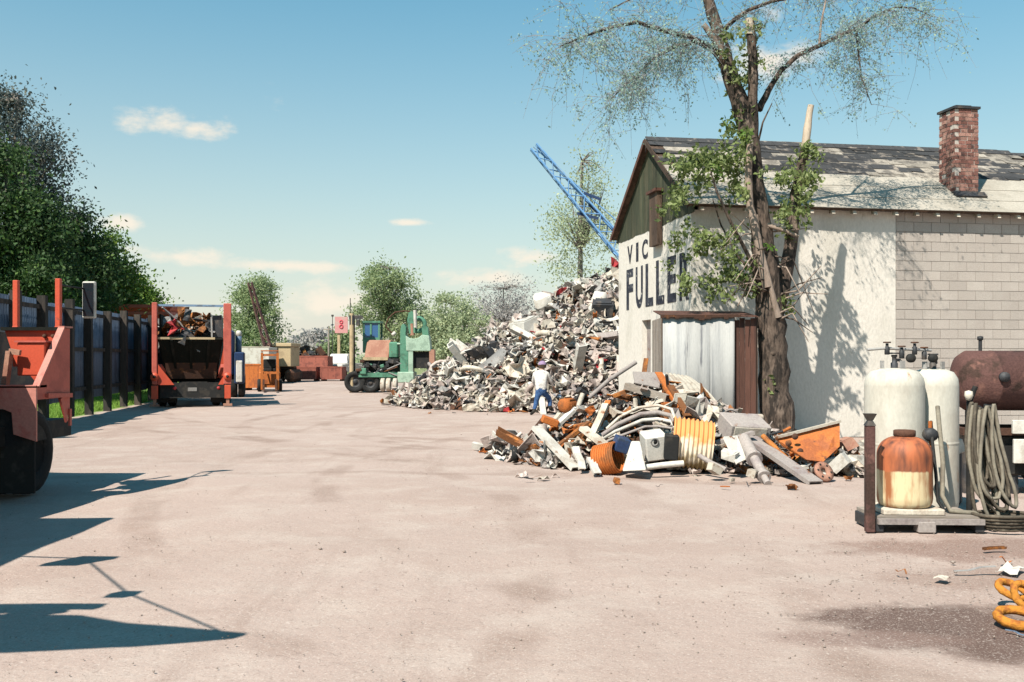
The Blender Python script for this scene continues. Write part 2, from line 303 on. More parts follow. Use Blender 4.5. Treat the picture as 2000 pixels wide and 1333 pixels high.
# ------------------------------------------------------------------ mesh helpers
def rotm(r):
    if r is None: return Matrix.Identity(3)
    if isinstance(r, (tuple, list)): return Euler(r).to_matrix()
    return r.to_3x3()
class MB:
    def __init__(s): s.v = []; s.f = []; s.m = []; s.sm = []
    def add(s, vs_, fs, mi=0, sm=False):
        k = len(s.v); s.v += [tuple(p) for p in vs_]
        for f in fs: s.f.append(tuple(i+k for i in f)); s.m.append(mi); s.sm.append(sm)
        return s
    def hexa(s, p, mi=0):      # 8 points: bottom ring 0-3, top ring 4-7
        return s.add(p, [(3, 2, 1, 0), (4, 5, 6, 7), (0, 1, 5, 4), (1, 2, 6, 5), (2, 3, 7, 6), (3, 0, 4, 7)], mi)
    def box(s, c, d, r=None, mi=0):
        M = rotm(r); c = Vector(c); x, y, z = d[0]/2, d[1]/2, d[2]/2
        return s.hexa([c+M@Vector(q) for q in ((-x, -y, -z), (x, -y, -z), (x, y, -z), (-x, y, -z), (-x, -y, z), (x, -y, z), (x, y, z), (-x, y, z))], mi)
    def bb(s, x0, x1, y0, y1, z0, z1, mi=0): return s.box(((x0+x1)/2, (y0+y1)/2, (z0+z1)/2), (x1-x0, y1-y0, z1-z0), None, mi)
    def bar(s, a, b, w, h=None, mi=0, up=(0, 0, 1)):
        a = Vector(a); b = Vector(b); d = b-a; h = h or w
        y = d.normalized(); u = Vector(up)
        if abs(y.dot(u)) > .98: u = Vector((0, 1, 0))
        x = y.cross(u).normalized(); z = x.cross(y)
        M = Matrix((x, y, z)).transposed()
        return s.box((a+b)/2, (w, d.length, h), M, mi)
    def tube(s, pts, rad, n=10, mi=0, sm=True, caps=True, hollow=0):
        pts = [Vector(p) for p in pts]
        if isinstance(rad, (int, float)): rad = [rad]*len(pts)
        prev = None; rings = []; k = len(s.v)
        for i, p in enumerate(pts):
            t = (pts[min(i+1, len(pts)-1)]-pts[max(i-1, 0)])
            t = t.normalized() if t.length > 1e-9 else Vector((0, 0, 1))
            if prev is None:
                a = Vector((0, 0, 1)) if abs(t.z) < .9 else Vector((1, 0, 0)); x = t.cross(a).normalized()
            else:
                x = prev-t*prev.dot(t); x = x.normalized() if x.length > 1e-6 else t.orthogonal().normalized()
            prev = x; y = t.cross(x)
            rings.append([p+(x*math.cos(q)+y*math.sin(q))*rad[i] for q in [2*PI*j/n for j in range(n)]])
        vs_ = [q for r in rings for q in r]; fs = []
        for i in range(len(pts)-1):
            for j in range(n): fs.append((i*n+j, i*n+(j+1) % n, (i+1)*n+(j+1) % n, (i+1)*n+j))
        s.add(vs_, fs, mi, sm)
        if caps:
            s.add(rings[0], [tuple(range(n-1, -1, -1))], mi); s.add(rings[-1], [tuple(range(n))], mi)
        return s
    def lathe(s, prof, n=24, M=None, mi=0, sm=True):
        vs_ = []; fs = []
        for r, z in prof:
            for j in range(n): vs_.append(Vector((r*math.cos(2*PI*j/n), r*math.sin(2*PI*j/n), z)))
        for i in range(len(prof)-1):
            for j in range(n): fs.append((i*n+j, i*n+(j+1) % n, (i+1)*n+(j+1) % n, (i+1)*n+j))
        if M is not None: vs_ = [M@q for q in vs_]
        s.add(vs_, fs, mi, sm)
        if prof[0] == prof[-1]: return s
        if prof[0][0] > 1e-4: s.add(vs_[:n], [tuple(range(n-1, -1, -1))], mi)
        if prof[-1][0] > 1e-4: s.add(vs_[-n:], [tuple(range(n))], mi)
        return s
    def prism(s, poly, t, M=None, mi=0):   # polygon in local XZ, thickness t along Y
        n = len(poly); M = M or Matrix.Identity(4)
        a = [M@Vector((x, -t/2, z)) for x, z in poly]; b = [M@Vector((x, t/2, z)) for x, z in poly]
        return s.add(a+b, [tuple(range(n)), tuple(range(2*n-1, n-1, -1))]+[(i, i+n, (i+1) % n+n, (i+1) % n) for i in range(n)], mi)
    def slab(s, poly, t, mi=0):            # planar 3-D polygon thickened along its normal
        p = [Vector(q) for q in poly]; nrm = Vector((0, 0, 0))
        for i in range(len(p)): nrm += (p[i]-p[0]).cross(p[(i+1) % len(p)]-p[0])
        nrm = nrm.normalized()*t; n = len(p)
        return s.add(p+[q+nrm for q in p], [tuple(range(n-1, -1, -1)), tuple(range(n, 2*n))]+[(i, (i+1) % n, (i+1) % n+n, i+n) for i in range(n)], mi)
    def torus(s, c, Rr, r, M=None, n=20, k=8, mi=0):
        M = rotm(M); c = Vector(c); vs_ = []
        for i in range(n):
            a = 2*PI*i/n
            for j in range(k):
                b = 2*PI*j/k; vs_.append(c+M@Vector(((Rr+r*math.cos(b))*math.cos(a), (Rr+r*math.cos(b))*math.sin(a), r*math.sin(b))))
        return s.add(vs_, [(i*k+j, ((i+1) % n)*k+j, ((i+1) % n)*k+(j+1) % k, i*k+(j+1) % k) for i in range(n) for j in range(k)], mi, True)
    def corr(s, w, l, pitch, amp, t=.012, M=None, mi=0, bend=0):  # corrugated sheet: waves across X, length along Z
        n = int(w/pitch*6)+1; M = M or Matrix.Identity(4); top = []; bot = []; rows = 2 if not bend else 6
        for r in range(rows):
            z = l*r/(rows-1)
            for i in range(n):
                x = w*i/(n-1); y = amp*math.sin(2*PI*x/pitch)+bend*(z/l)**2
                top.append(M@Vector((x, y, z))); bot.append(M@Vector((x, y+t, z)))
        N_ = len(top); fs = []
        for r in range(rows-1):
            for i in range(n-1):
                a = r*n+i; fs += [(a, a+1, a+n+1, a+n), (a+N_+n, a+N_+n+1, a+N_+1, a+N_)]
        for i in range(n-1):
            e = (rows-1)*n+i; fs += [(i, i+N_, i+1+N_, i+1), (e, e+1, e+1+N_, e+N_)]
        for r in range(rows-1):
            a = r*n; b = r*n+n-1; fs += [(a, a+n, a+n+N_, a+N_), (b, b+N_, b+n+N_, b+n)]
        return s.add(top+bot, fs, mi, True)
    def mesh(s, name, mats):
        me = bpy.data.meshes.new(name); me.from_pydata(s.v, [], s.f)
        for m in ([mats] if isinstance(mats, str) else mats): me.materials.append(MATS[m])
        me.polygons.foreach_set('material_index', s.m); me.polygons.foreach_set('use_smooth', s.sm); me.update(); return me
    def build(s, name, mats, parent=None, loc=(0, 0, 0), rot=(0, 0, 0), bevel=0, fix=True):
        me = s.mesh(name, mats)
        if fix:
            bm = bmesh.new(); bm.from_mesh(me); bmesh.ops.recalc_face_normals(bm, faces=bm.faces); bm.to_mesh(me); bm.free()
        o = bpy.data.objects.new(name, me); col.objects.link(o); o.location = loc; o.rotation_euler = rot; o.parent = parent
        if bevel:
            b = o.modifiers.new('bevel', 'BEVEL'); b.width = bevel; b.segments = 1; b.limit_method = 'ANGLE'
        return o
def tag(o, label, cat, group=None, kind=None):
    if label: o['label'] = label
    if cat: o['category'] = cat
    if group: o['group'] = group
    if kind: o['kind'] = kind
    return o
def thing(name, label, cat, loc=(0, 0, 0), rz=0, group=None):
    o = bpy.data.objects.new(name, None); col.objects.link(o); o.empty_display_size = .2
    o.location = loc; o.rotation_euler = (0, 0, rz); return tag(o, label, cat, group)
def inst(name, me, parent=None, loc=(0, 0, 0), rot=(0, 0, 0), scl=(1, 1, 1), mat=None):
    o = bpy.data.objects.new(name, me); col.objects.link(o); o.location = loc; o.rotation_euler = rot; o.scale = scl; o.parent = parent
    if mat: o.material_slots[0].link = 'OBJECT'; o.material_slots[0].material = MATS[mat]
    return o
def npmesh(name, V, Fq, mat):
    me = bpy.data.meshes.new(name); nf, k = Fq.shape
    me.vertices.add(len(V)); me.vertices.foreach_set('co', V.astype(np.float32).ravel())
    me.loops.add(nf*k); me.loops.foreach_set('vertex_index', Fq.astype(np.int32).ravel())
    me.polygons.add(nf); me.polygons.foreach_set('loop_start', np.arange(0, nf*k, k, dtype=np.int32))
    me.update(calc_edges=True); me.materials.append(MATS[mat]); return me
def leaves(name, P, size, mat, aspect=.55, down=0.0):
    """one rhombic leaf per point of P, random facing"""
    n = len(P); a = NR.normal(size=(n, 3)); a[:, 2] -= down; a /= np.linalg.norm(a, axis=1)[:, None]
    b = NR.normal(size=(n, 3)); b -= a*(a*b).sum(1)[:, None]; b /= np.linalg.norm(b, axis=1)[:, None]
    s = (np.asarray(size)*NR.uniform(.6, 1.35, n))[:, None]; c = np.cross(a, b)*.18
    V = np.stack([P-a*s, P+(b*aspect+c)*s, P+a*s, P-(b*aspect-c)*s], 1).reshape(-1, 3)
    return npmesh(name, V, np.arange(4*n).reshape(n, 4), mat)
def obj(name, me, parent=None, loc=(0, 0, 0)):
    o = bpy.data.objects.new(name, me); col.objects.link(o); o.location = loc; o.parent = parent; return o
def wheel(name, parent, c, r, w, rim='grey_metal', axis='X', n=24):
    """tyre with tread shoulders, rim as its sub-part"""
    M = Matrix.Translation(c) @ (Matrix.Rotation(PI/2, 4, 'Y') if axis == 'X' else Matrix.Rotation(PI/2, 4, 'X'))
    h = w/2
    t = MB().lathe([(r*.55, -h*.8), (r*.8, -h), (r*.96, -h*.85), (r, -h*.5), (r, h*.5), (r*.96, h*.85), (r*.8, h), (r*.55, h*.8), (r*.55, -h*.8)], n, M).build(name, 'rubber', parent)
    MB().lathe([(.001, -h*.3), (r*.2, -h*.35), (r*.22, -h*.2), (r*.46, -h*.1), (r*.56, -h*.75), (r*.56, h*.75), (r*.46, h*.1), (r*.22, h*.2), (r*.2, h*.35), (.001, h*.3)], n, M).build('rim', rim, t)
    return t

# ================================================================== THE SETTING
def make_ground():
    xs = np.unique(np.concatenate([np.linspace(-14, 14, 113), np.linspace(-60, 60, 41), [-900, -500, -250, -120, 120, 250, 500, 900]]))
    ys = np.unique(np.concatenate([np.linspace(2, 30, 113), np.linspace(30, 100, 36), [-300, -120, -50, -20, -8, -3, 0, 140, 220, 400, 800, 1500]]))
    X, Y = np.meshgrid(xs, ys); Z = np.zeros_like(X)
    for i in range(X.shape[0]):
        for j in range(X.shape[1]):
            x, y = X[i, j], Y[i, j]
            if -50 < x < 50 and 0 < y < 100:
                Z[i, j] = .025*mnoise.noise((x*.5, y*.5, 0))+.018*mnoise.noise((x*1.3, y*1.3, 3))-.008
    V = np.stack([X, Y, Z], 2).reshape(-1, 3); nx = len(xs); ny = len(ys)
    I = (np.arange(ny-1)[:, None]*nx+np.arange(nx-1)[None]).ravel()
    me = npmesh('ground', V, np.stack([I, I+1, I+nx+1, I+nx], 1), 'dirt')
    me.polygons.foreach_set('use_smooth', [True]*len(me.polygons))
    o = obj('ground', me); o['kind'] = 'structure'
make_ground()
def make_gravel():
    n = 5000
    Y = 3.2+NR.random(n)**1.7*20; X = (NR.random(n)-.5)*1.15*Y
    k = NR.random(n) < .25
    X[k] = 3.4+NR.normal(size=k.sum())*.9; Y[k] = 6.6+NR.normal(size=k.sum())*1.3
    s = .003+.008*NR.random(n)**3; s[NR.random(n) < .006] *= 2.0
    oc = np.array([(1, 0, 0), (0, 1, 0), (-1, 0, 0), (0, -1, 0), (0, 0, .7), (0, 0, -.7)])
    th = NR.random(n)*6.28; c, si = np.cos(th), np.sin(th)
    q = oc[None]*NR.uniform(.6, 1.2, (n, 6, 1))
    V = np.stack([q[..., 0]*c[:, None]-q[..., 1]*si[:, None], q[..., 0]*si[:, None]+q[..., 1]*c[:, None], q[..., 2]], 2)*s[:, None, None]
    V += np.stack([X, Y, s*.35], 1)[:, None]
    f = np.array([(0, 1, 4), (1, 2, 4), (2, 3, 4), (3, 0, 4), (1, 0, 5), (2, 1, 5), (3, 2, 5), (0, 3, 5)])
    Fq = (f[None]+6*np.arange(n)[:, None, None]).reshape(-1, 3)
    o = obj('gravel', npmesh('gravel', V.reshape(-1, 3), Fq, 'stone')); tag(o, 'loose stones scattered over the bare dirt of the yard', 'gravel', kind='stuff')
make_gravel()
FN = lambda Y: -11.8-.149*(Y-26.4)          # line of the yard fence
def make_grass():
    n = 26000
    Y = NR.uniform(20, 46, n); X = np.array([FN(y) for y in Y])-.25-NR.random(n)**1.4*6
    h = NR.uniform(.06, .2, n); a = NR.random(n)*6.28; w = .012
    dx, dy = np.cos(a)*w, np.sin(a)*w; lx, ly = NR.normal(size=n)*.05, NR.normal(size=n)*.05
    V = np.stack([np.stack([X-dx, Y-dy, 0*X], 1), np.stack([X+dx, Y+dy, 0*X], 1), np.stack([X+lx, Y+ly, h], 1)], 1).reshape(-1, 3)
    o = obj('grass', npmesh('grass', V, np.arange(3*n).reshape(n, 3), 'grass')); tag(o, 'bright green grass growing behind the blue fence', 'grass', kind='stuff')
make_grass()

# ------------------------------------------------------------------ fence
def make_fence():
    t = thing('yard_fence', 'tall blue sheet fence on dark posts along the left of the yard', 'fence', (FN(18), 18, 0), math.atan2(.149, 1))
    # local +Y runs along the fence (away), local +X towards the yard
    s0 = 9.7-1.96*5
    post = MB().box((0, 0, 1.55), (.2, .2, 3.1)).mesh('post', 'fence_post')
    for i in range(11):
        y = s0+1.96*i
        inst('post', post, t, (R.uniform(-.02, .02), y, R.uniform(-.12, .06)), (R.uniform(-.012, .012), R.uniform(-.01, .01), 0))
    M = Matrix.Rotation(PI/2, 4, 'Z')
    sh = MB().corr(.978, 2.55, .163, .018, .006, M).mesh('sheet', 'fence_blue')
    for i in range(20):
        inst('sheet', sh, t, (-.135-.004*(i % 2), s0+.98*i, .47+R.uniform(-.03, .03)))
    for z in (.75, 1.85, 2.85):
        MB().bb(-.098, -.06, s0, s0+1.96*10, z-.05, z+.05).build('rail', 'fence_post', t)
make_fence()

# ------------------------------------------------------------------ building
BT = math.atan2(.165, .986)
def make_building():
    b = thing('block_building', 'whitewashed block building with gabled shingle roof and brick chimney', 'building', (3.45, 19.0, 0), BT)
    LX, WY = 13.0, 5.68; EZ, RZ = 4.6, 6.48; y0, y1 = .22, WY-.22; x0, x1 = .13, LX-.13
    wl = MB().bb(x0+.2, x1, y0+.012, y0+.2, 0, EZ+.02).bb(x0+.2, x1, y1-.2, y1, 0, EZ+.02).bb(x1-.2, x1, y0+.2, y1-.2, 0, EZ).build('wall', 'mortar', b)
    # gable wall with its door and window openings
    g = MB(); zt = EZ-.06
    for (a, c, z0, z1) in [(y0, 1.07, 0, zt), (1.07, 2.1, 0, 1.12), (1.07, 2.1, 1.87, zt), (2.1, 2.83, 0, zt), (2.83, 3.5, 2.47, zt), (3.5, y1, 0, zt)]:
        g.bb(x0, x0+.2, a, c, z0, z1)
    gw = g.build('gable_wall', 'plaster', b)
    MB().bb(x0+.12, x0+.16, 2.83, 3.5, 0, 2.47).build('door', 'mauve_grey', b)
    MB().bb(x0+.13, x0+.15, 1.07, 2.1, 1.12, 1.87).build('window_pane', 'glass_dark', b)
    wf = MB().bb(x0+.03, x0+.12, 1.07, 1.13, 1.12, 1.87).bb(x0+.03, x0+.12, 2.04, 2.1, 1.12, 1.87).bb(x0+.03, x0+.12, 1.13, 2.04, 1.81, 1.87).bb(x0-.03, x0+.12, 1.13, 2.04, 1.12, 1.17)
    wf.build('window_frame', 'dark_wood', b)
    # plastered half of the long wall, then bare blocks
    pl = MB().bb(x0+.2, 4.52, y0-.004, y0+.011, 0, EZ).build('plaster_coat', 'plaster', b)
    blk = MB().box((0, 0, 0), (.39, .03, .19)).mesh('block', 'block')
    for r in range(23):
        off = .2 if r % 2 else 0
        for c in range(10):
            xa = 4.53+off-.2+.4*c; xb = xa+.39; xa = max(xa, 4.53)
            if xb-xa < .08: continue
            inst('block', blk, b, ((xa+xb)/2, y0+.009+R.uniform(-.002, .002), .1+.2*r), (0, 0, 0), ((xb-xa)/.39, 1, 1))
    # boarded gable triangles
    nb = 17
    for side, xx in ((0, x0-.002), (1, x1-.02)):
        for i in range(nb):
            a = .06+(WY-.12)*i/nb; c = .06+(WY-.12)*(i+1)/nb-.012
            hz = lambda y: EZ+(RZ-EZ)*(1-abs(y-WY/2)/(WY/2))-.06
            pts = [(a, EZ-.13+R.uniform(-.02, .02)), (c, EZ-.13+R.uniform(-.02, .02)), (c, hz(c))]+([(WY/2, hz(WY/2))] if a < WY/2 < c else [])+[(a, hz(a))]
            m = MB(); d = R.uniform(0, .012)
            m.add([(xx-d, y, z) for y, z in pts]+[(xx-d+.025, y, z) for y, z in pts], [tuple(range(len(pts))), tuple(range(2*len(pts)-1, len(pts)-1, -1))]+[(k, k+len(pts), (k+1) % len(pts)+len(pts), (k+1) % len(pts)) for k in range(len(pts))])
            m.build('board', 'gable_wood', b)
    # loft hatch with its hoist box
    ld = MB().bb(x0-.14, x0-.03, 1.95, 2.5, 4.05, 5.2).build('loft_hatch', 'dark_wood', b)
    MB().bb(x0-.2, x0+.0, 1.9, 2.56, 5.2, 5.26).build('hatch_lintel', 'brown_wood', ld)
    # roof: deck, rafter tails, roll roofing below, shingles above
    sl_ = math.atan2(RZ-EZ, WY/2); Ls = math.hypot(RZ-EZ, WY/2)
    def rp(x, s, h=0): return Vector((x, s*math.cos(sl_)-h*math.sin(sl_), EZ+s*math.sin(sl_)+h*math.cos(sl_)))
    rf = MB()
    rf.hexa([rp(0, 0, -.03), rp(LX, 0, -.03), rp(LX, Ls, -.03), rp(0, Ls, -.03), rp(0, 0, .03), rp(LX, 0, .03), rp(LX, Ls, .03), rp(0, Ls, .03)])
    mir = lambda p: Vector((p.x, WY-p.y, p.z))
    rf.hexa([mir(q) for q in (rp(0, 0, -.03), rp(LX, 0, -.03), rp(LX, Ls-.02, -.03), rp(0, Ls-.02, -.03), rp(0, 0, .03), rp(LX, 0, .03), rp(LX, Ls-.02, .03), rp(0, Ls-.02, .03))])
    roof = rf.build('roof', 'dark_wood', b)
    for x in np.arange(.25, LX, .46):
        MB().hexa([Vector((x, .0, EZ-.10)), Vector((x+.07, .0, EZ-.10)), Vector((x+.07, .13, EZ-.08)), Vector((x, .13, EZ-.08)), rp(x, .02, -.035), rp(x+.07, .02, -.035), rp(x+.07, .16, -.035), rp(x, .16, -.035)]).build('rafter_tail', 'cream', b)
    MB().hexa([rp(-.03, -.02, -.06), rp(-.005, -.02, -.06), rp(-.005, Ls, -.06), rp(-.03, Ls, -.06), rp(-.03, -.02, .045), rp(-.005, -.02, .045), rp(-.005, Ls, .045), rp(-.03, Ls, .045)]).build('barge_board', 'dark_wood', b)
    MB().hexa([mir(q) for q in (rp(-.03, -.02, -.06), rp(-.005, -.02, -.06), rp(-.005, Ls-.03, -.06), rp(-.03, Ls-.03, -.06), rp(-.03, -.02, .045), rp(-.005, -.02, .045), rp(-.005, Ls-.03, .045), rp(-.03, Ls-.03, .045))]).build('barge_board', 'brown_wood', b)
    s = -.03
    for k in range(3):
        w = .55; h = .034+.006*k; m = MB(); n = 26
        for i in range(n):
            xa, xb = LX*i/n, LX*(i+1)/n
            wob = lambda x: .02*mnoise.noise((x*1.4, k*7, 0)); h2 = lambda x: h+.006*mnoise.noise((x*2, k, 4))
            m.hexa([rp(xa, s+wob(xa), h-.003), rp(xb, s+wob(xb), h-.003), rp(xb, s+w+.05, h-.004), rp(xa, s+w+.05, h-.004), rp(xa, s+wob(xa), h2(xa)+.008), rp(xb, s+wob(xb), h2(xb)+.008), rp(xb, s+w+.05, h+.004), rp(xa, s+w+.05, h+.004)])
        m.build('roll_roofing', 'roof_pale', b); s += w
    # shingle strips (three tabs each) with some curled or torn
    sm = []
    for v in range(5):
        m = MB(); rr = random.Random(v)
        for tb in range(3):
            lift = rr.uniform(0, .03) if rr.random() < .5 else 0; cut = rr.uniform(0, .06) if rr.random() < .4 else 0
            a, c = tb*.305, tb*.305+.302
            m.hexa([(a, cut, lift), (c, cut*.5, lift*.6), (c, .26, .002), (a, .26, .002), (a, cut, lift+.012), (c, cut*.5, lift*.6+.012), (c, .26, .014), (a, .26, .014)])
        sm.append(m.mesh('shingle', 'shingle_pale'))
    rows = int((Ls-s)/.15)+1
    for r in range(rows):
        for c in range(-1, 11):
            x = c*.915+(.305*(r % 3))*.9
            if x < 0 or x > 8.6 or R.random() < .03: continue
            ss = s+r*.15+R.uniform(-.012, .012)
            p = rp(x, ss, .034+.003*(r % 2)); n_ = mnoise.noise((x*.45, r*.32, 9.1))
            dark = n_+R.uniform(-.28, .28) > (.0 if r < rows*.35 else -.2)
            inst('shingle', sm[R.randrange(5)], b, p, (sl_+.02, 0, R.uniform(-.015, .015)), (1, 1, 1), 'shingle_dark' if dark else 'shingle_pale')
    rc = MB()
    for i in range(30):
        x = i*.3; rc.hexa([rp(x, Ls-.17, .05), rp(x+.31, Ls-.17, .05), rp(x+.31, Ls+.03, .055), rp(x, Ls+.03, .055), rp(x, Ls-.17, .07), rp(x+.31, Ls-.17, .07), rp(x+.31, Ls+.03, .085), rp(x, Ls+.03, .085)])
    rc.build('ridge_cap', 'shingle_dark', b)
    # chimney
    cx, cy = 6.12, .62; cw = .56; bl = .143; z0, z1 = 4.9, 6.9
    ch = MB().bb(cx+.012, cx+cw-.012, cy+.012, cy+cw-.012, z0, z1-.01).build('chimney', 'mortar', b)
    bm_ = MB().box((0, 0, 0), (bl, .095, .07)).mesh('brick', 'brick')
    nc = int((z1-z0)/.083)
    for k in range(nc):
        z = z0+.083*k+.04
        for sd in range(4):
            for q in range(3):
                tpos = bl/2+(bl+.01)*q+(.1 if k % 2 else 0); tpos = tpos if k % 2 == 0 else tpos-.0
                loc = [(cx+tpos, cy+.05), (cx+cw-.05, cy+tpos), (cx+cw-tpos, cy+cw-.05), (cx+.05, cy+cw-tpos)][sd]
                if R.random() < .02: continue
                inst('brick', bm_, ch, (loc[0]+R.uniform(-.006, .006), loc[1]+R.uniform(-.006, .006), z), (0, 0, PI/2*sd+R.uniform(-.03, .03)), (1, 1, 1), 'brick_pale' if R.random() < .3 else 'brick')
    MB().bb(cx-.03, cx+cw+.03, cy-.03, cy+cw+.03, z1, z1+.05).bb(cx+.1, cx+cw-.1, cy+.1, cy+cw-.1, z1+.05, z1+.1).build('chimney_cap', 'dark_metal', ch)
    MB().hexa([rp(cx-.03, .64, .06), rp(cx+cw+.12, .64, .06), rp(cx+cw+.12, .80, .06), rp(cx-.03, .80, .06), rp(cx-.03, .64, .09), rp(cx+cw+.12, .64, .09), rp(cx+cw+.12, .80, .12), rp(cx-.03, .80, .12)]).build('flashing', 'dark_metal', ch)
    # lettering
    def text(body, ya, yb, za, zb):
        for i, chx in enumerate(body):
            n = len(body); cu = bpy.data.curves.new('letter', 'FONT'); cu.body = chx; cu.extrude = .002; cu.offset = .028
            tmp = bpy.data.objects.new('letter', cu); col.objects.link(tmp)
            bpy.context.view_layer.update()
            me = bpy.data.meshes.new_from_object(tmp.evaluated_get(bpy.context.evaluated_depsgraph_get())); bpy.data.objects.remove(tmp)
            co = np.empty(len(me.vertices)*3, np.float32); me.vertices.foreach_get('co', co); co = co.reshape(-1, 3)
            mn, mx = co.min(0), co.max(0); wcell = (ya-yb)/n
            wd = wcell*(.30 if chx == 'I' else .72)
            q = np.empty_like(co)
            q[:, 1] = ya-wcell*(i+.5)+wd/2-(co[:, 0]-mn[0])/(mx[0]-mn[0])*wd
            q[:, 2] = za+(co[:, 1]-mn[1])/(mx[1]-mn[1])*(zb-za)
            q[:, 0] = x0-.005-(co[:, 2]-mn[2])
            me.vertices.foreach_set('co', q.ravel()); me.materials.clear(); me.materials.append(MATS['letter']); me.update()
            o = obj('letter', me, gw); o['label'] = 'black painted letter %s on the white gable' % chx
    text('VIC', 4.75, 2.95, 3.87, 4.31)
    text('FULLER', 4.85, .22, 2.77, 3.74)
    return b
make_building()

# ------------------------------------------------------------------ lean-to shed
def make_shed():
    t = thing('sheet_metal_shed', 'small shed of grey corrugated sheets with rusty roof edge beside the tree', 'shed', (2.72, 17.55, 0), -.03)
    z = 2.36
    for i in range(3):
        w = .435; M = Matrix.Translation((i*.425, -.004*i, 0))
        MB().corr(w, z-R.uniform(0, .03), .2175, .007, .004, M).build('sheet', 'galv', t)
    for i in range(4):
        MB().bb(1.29+i*.1, 1.385+i*.1, .06+R.uniform(0, .015), .085, 0, z-.03-R.uniform(0, .05)).build('board', 'brown_wood', t)
    for i in range(6):
        MB().bb(-.03, 0, .03+i*.23, .25+i*.23, 0, z-.03).build('board', 'grey_wood', t)
    MB().hexa([(-.03, -.05, z-.005), (1.70, -.05, z-.025), (1.70, 1.25, z+.12), (-.03, 1.25, z+.14), (-.03, -.05, z+.012), (1.70, -.05, z-.008), (1.70, 1.25, z+.14), (-.03, 1.25, z+.16)]).build('roof', 'brown_wood', t)
    MB().bb(-.02, .05, .02, .07, 0, z-.04).bb(1.2, 1.27, .02, .07, 0, z-.04).bb(1.66, 1.72, .09, .15, 0, z-.04).build('frame', 'dark_wood', t)
    m = MB()
    x = -.05
    while x < 1.35:
        w = R.uniform(.05, .16); m.bb(x, x+w, -.06, -.052, z-.025-R.random()**2*.06, z+.02); x += w+.001
    m.build('roof_edge', 'dark_rust', t)
make_shed()

# ================================================================== TREES
def blob_points(n, blobs, shell=.55):
    w = np.array([b[3] if len(b) > 3 else b[1][0]*b[1][1]*b[1][2] for b in blobs], float); w /= w.sum()
    out = []
    for b, k in zip(blobs, NR.multinomial(n, w)):
        d = NR.normal(size=(k, 3)); d /= np.linalg.norm(d, axis=1)[:, None]
        r = NR.random(k)**(1/3); r = r*(1-shell*.25)+shell*.25
        out.append(np.array(b[0])+d*r[:, None]*np.array(b[1]))
    return np.concatenate(out)
def tree(name, label, base, trunk, tr, blobs, nclump, per, lsize, lmat, cat='tree', group=None, spread=.3, bark='far_bark', limbs=26, down=0.0, lr=.25):
    """tapered trunk, limbs out to leaf clumps spread through the blobs; all in metres about the base"""
    t = thing(name, label, cat, base, 0, group)
    m = MB(); tp = [Vector(p) for p in trunk]; n = len(tp)
    m.tube(tp, [tr*(1-.75*i/(n-1)) for i in range(n)], 10)
    C = blob_points(nclump, blobs)
    for q in C[:limbs]:
        q = Vector(q); k = min(range(n), key=lambda i: (tp[i]-q).length+max(0, tp[i].z-q.z)*2)
        a = tp[k]; mid = a.lerp(q, .5)+Vector((R.uniform(-.2, .2), R.uniform(-.2, .2), R.uniform(.0, .3)))
        m.tube([a, mid, q], [tr*lr, tr*lr*.6, tr*lr*.2], 5, caps=False)
    m.build('trunk', bark, t, fix=False)
    sp = spread*NR.uniform(.5, 1.3, (len(C), 1, 1))
    P = (C[:, None]+NR.normal(size=(len(C), per, 3))*sp*np.array([1, 1, .75])).reshape(-1, 3)
    P = P[P[:, 2] > .25]
    obj('crown', leaves('crown', P, np.full(len(P), lsize), lmat, down=down), t)
    return t
def px(u, v, Y, base): return at(u, v, Y)-Vector(base)
def pxtree(name, label, u, Y, blobs, tr, nclump, per, ls, mat, group, vtop=None, **k):
    """blobs given as (u, v, ru, rv) in photo pixels at distance Y; depth of a blob = its width"""
    base = Vector(((u-1000)/F*Y, Y, 0)); s = Y/F
    bl = []
    for (a, b, ru, rv) in blobs:
        c = at(a, b, Y)-base; bl.append(((c.x, R.uniform(-.3, .3)*ru*s, c.z), (ru*s, ru*s, rv*s)))
    top = max(c[2]+r[2]*.5 for c, r in bl); tx = sum(c[0] for c, r in bl)/len(bl)
    trunk = [(0, 0, -.1), (tx*.2+R.uniform(-.1, .1), 0, top*.3), (tx*.6, .1, top*.6), (tx, 0, top)]
    return tree(name, label, base, trunk, tr, bl, nclump, per, ls, mat, group=group, **k)
GL = 'trees behind the blue fence'; GB = 'trees at the far end of the yard'
pxtree('fence_tree', 'tallest tree at the left edge with thin bluish top', 20, 33, [(0, 480, 110, 110), (50, 400, 70, 60), (-20, 340, 70, 60), (-80, 380, 110, 150), (90, 470, 60, 80), (40, 560, 130, 70)], .32, 170, 230, .075, 'leaf_dark', GL, spread=.42)
pxtree('fence_tree', 'sparse dusky tree top rising over the tallest fence tree', 5, 37, [(15, 270, 75, 60), (60, 330, 70, 65), (-20, 220, 70, 50), (100, 410, 50, 55), (20, 350, 90, 60)], .28, 120, 130, .065, 'leaf_dusk', GL, spread=.45, limbs=70)
pxtree('fence_tree', 'dark green tree behind the fence above the red hopper', 120, 38, [(120, 480, 60, 70), (150, 540, 70, 70), (90, 560, 70, 70), (130, 600, 90, 40)], .25, 110, 200, .08, 'leaf_dark', GL, spread=.4)
pxtree('fence_tree', 'mid green tree behind the fence right of the side mirror', 205, 42, [(190, 510, 48, 55), (215, 560, 55, 60), (180, 590, 60, 40)], .2, 90, 180, .08, 'leaf_mid', GL, spread=.38)
pxtree('fence_tree', 'low bright green tree where the fence meets the skip truck', 265, 47, [(255, 575, 42, 38), (285, 595, 28, 25), (240, 610, 50, 30)], .16, 70, 150, .085, 'leaf_mid', GL, spread=.36)
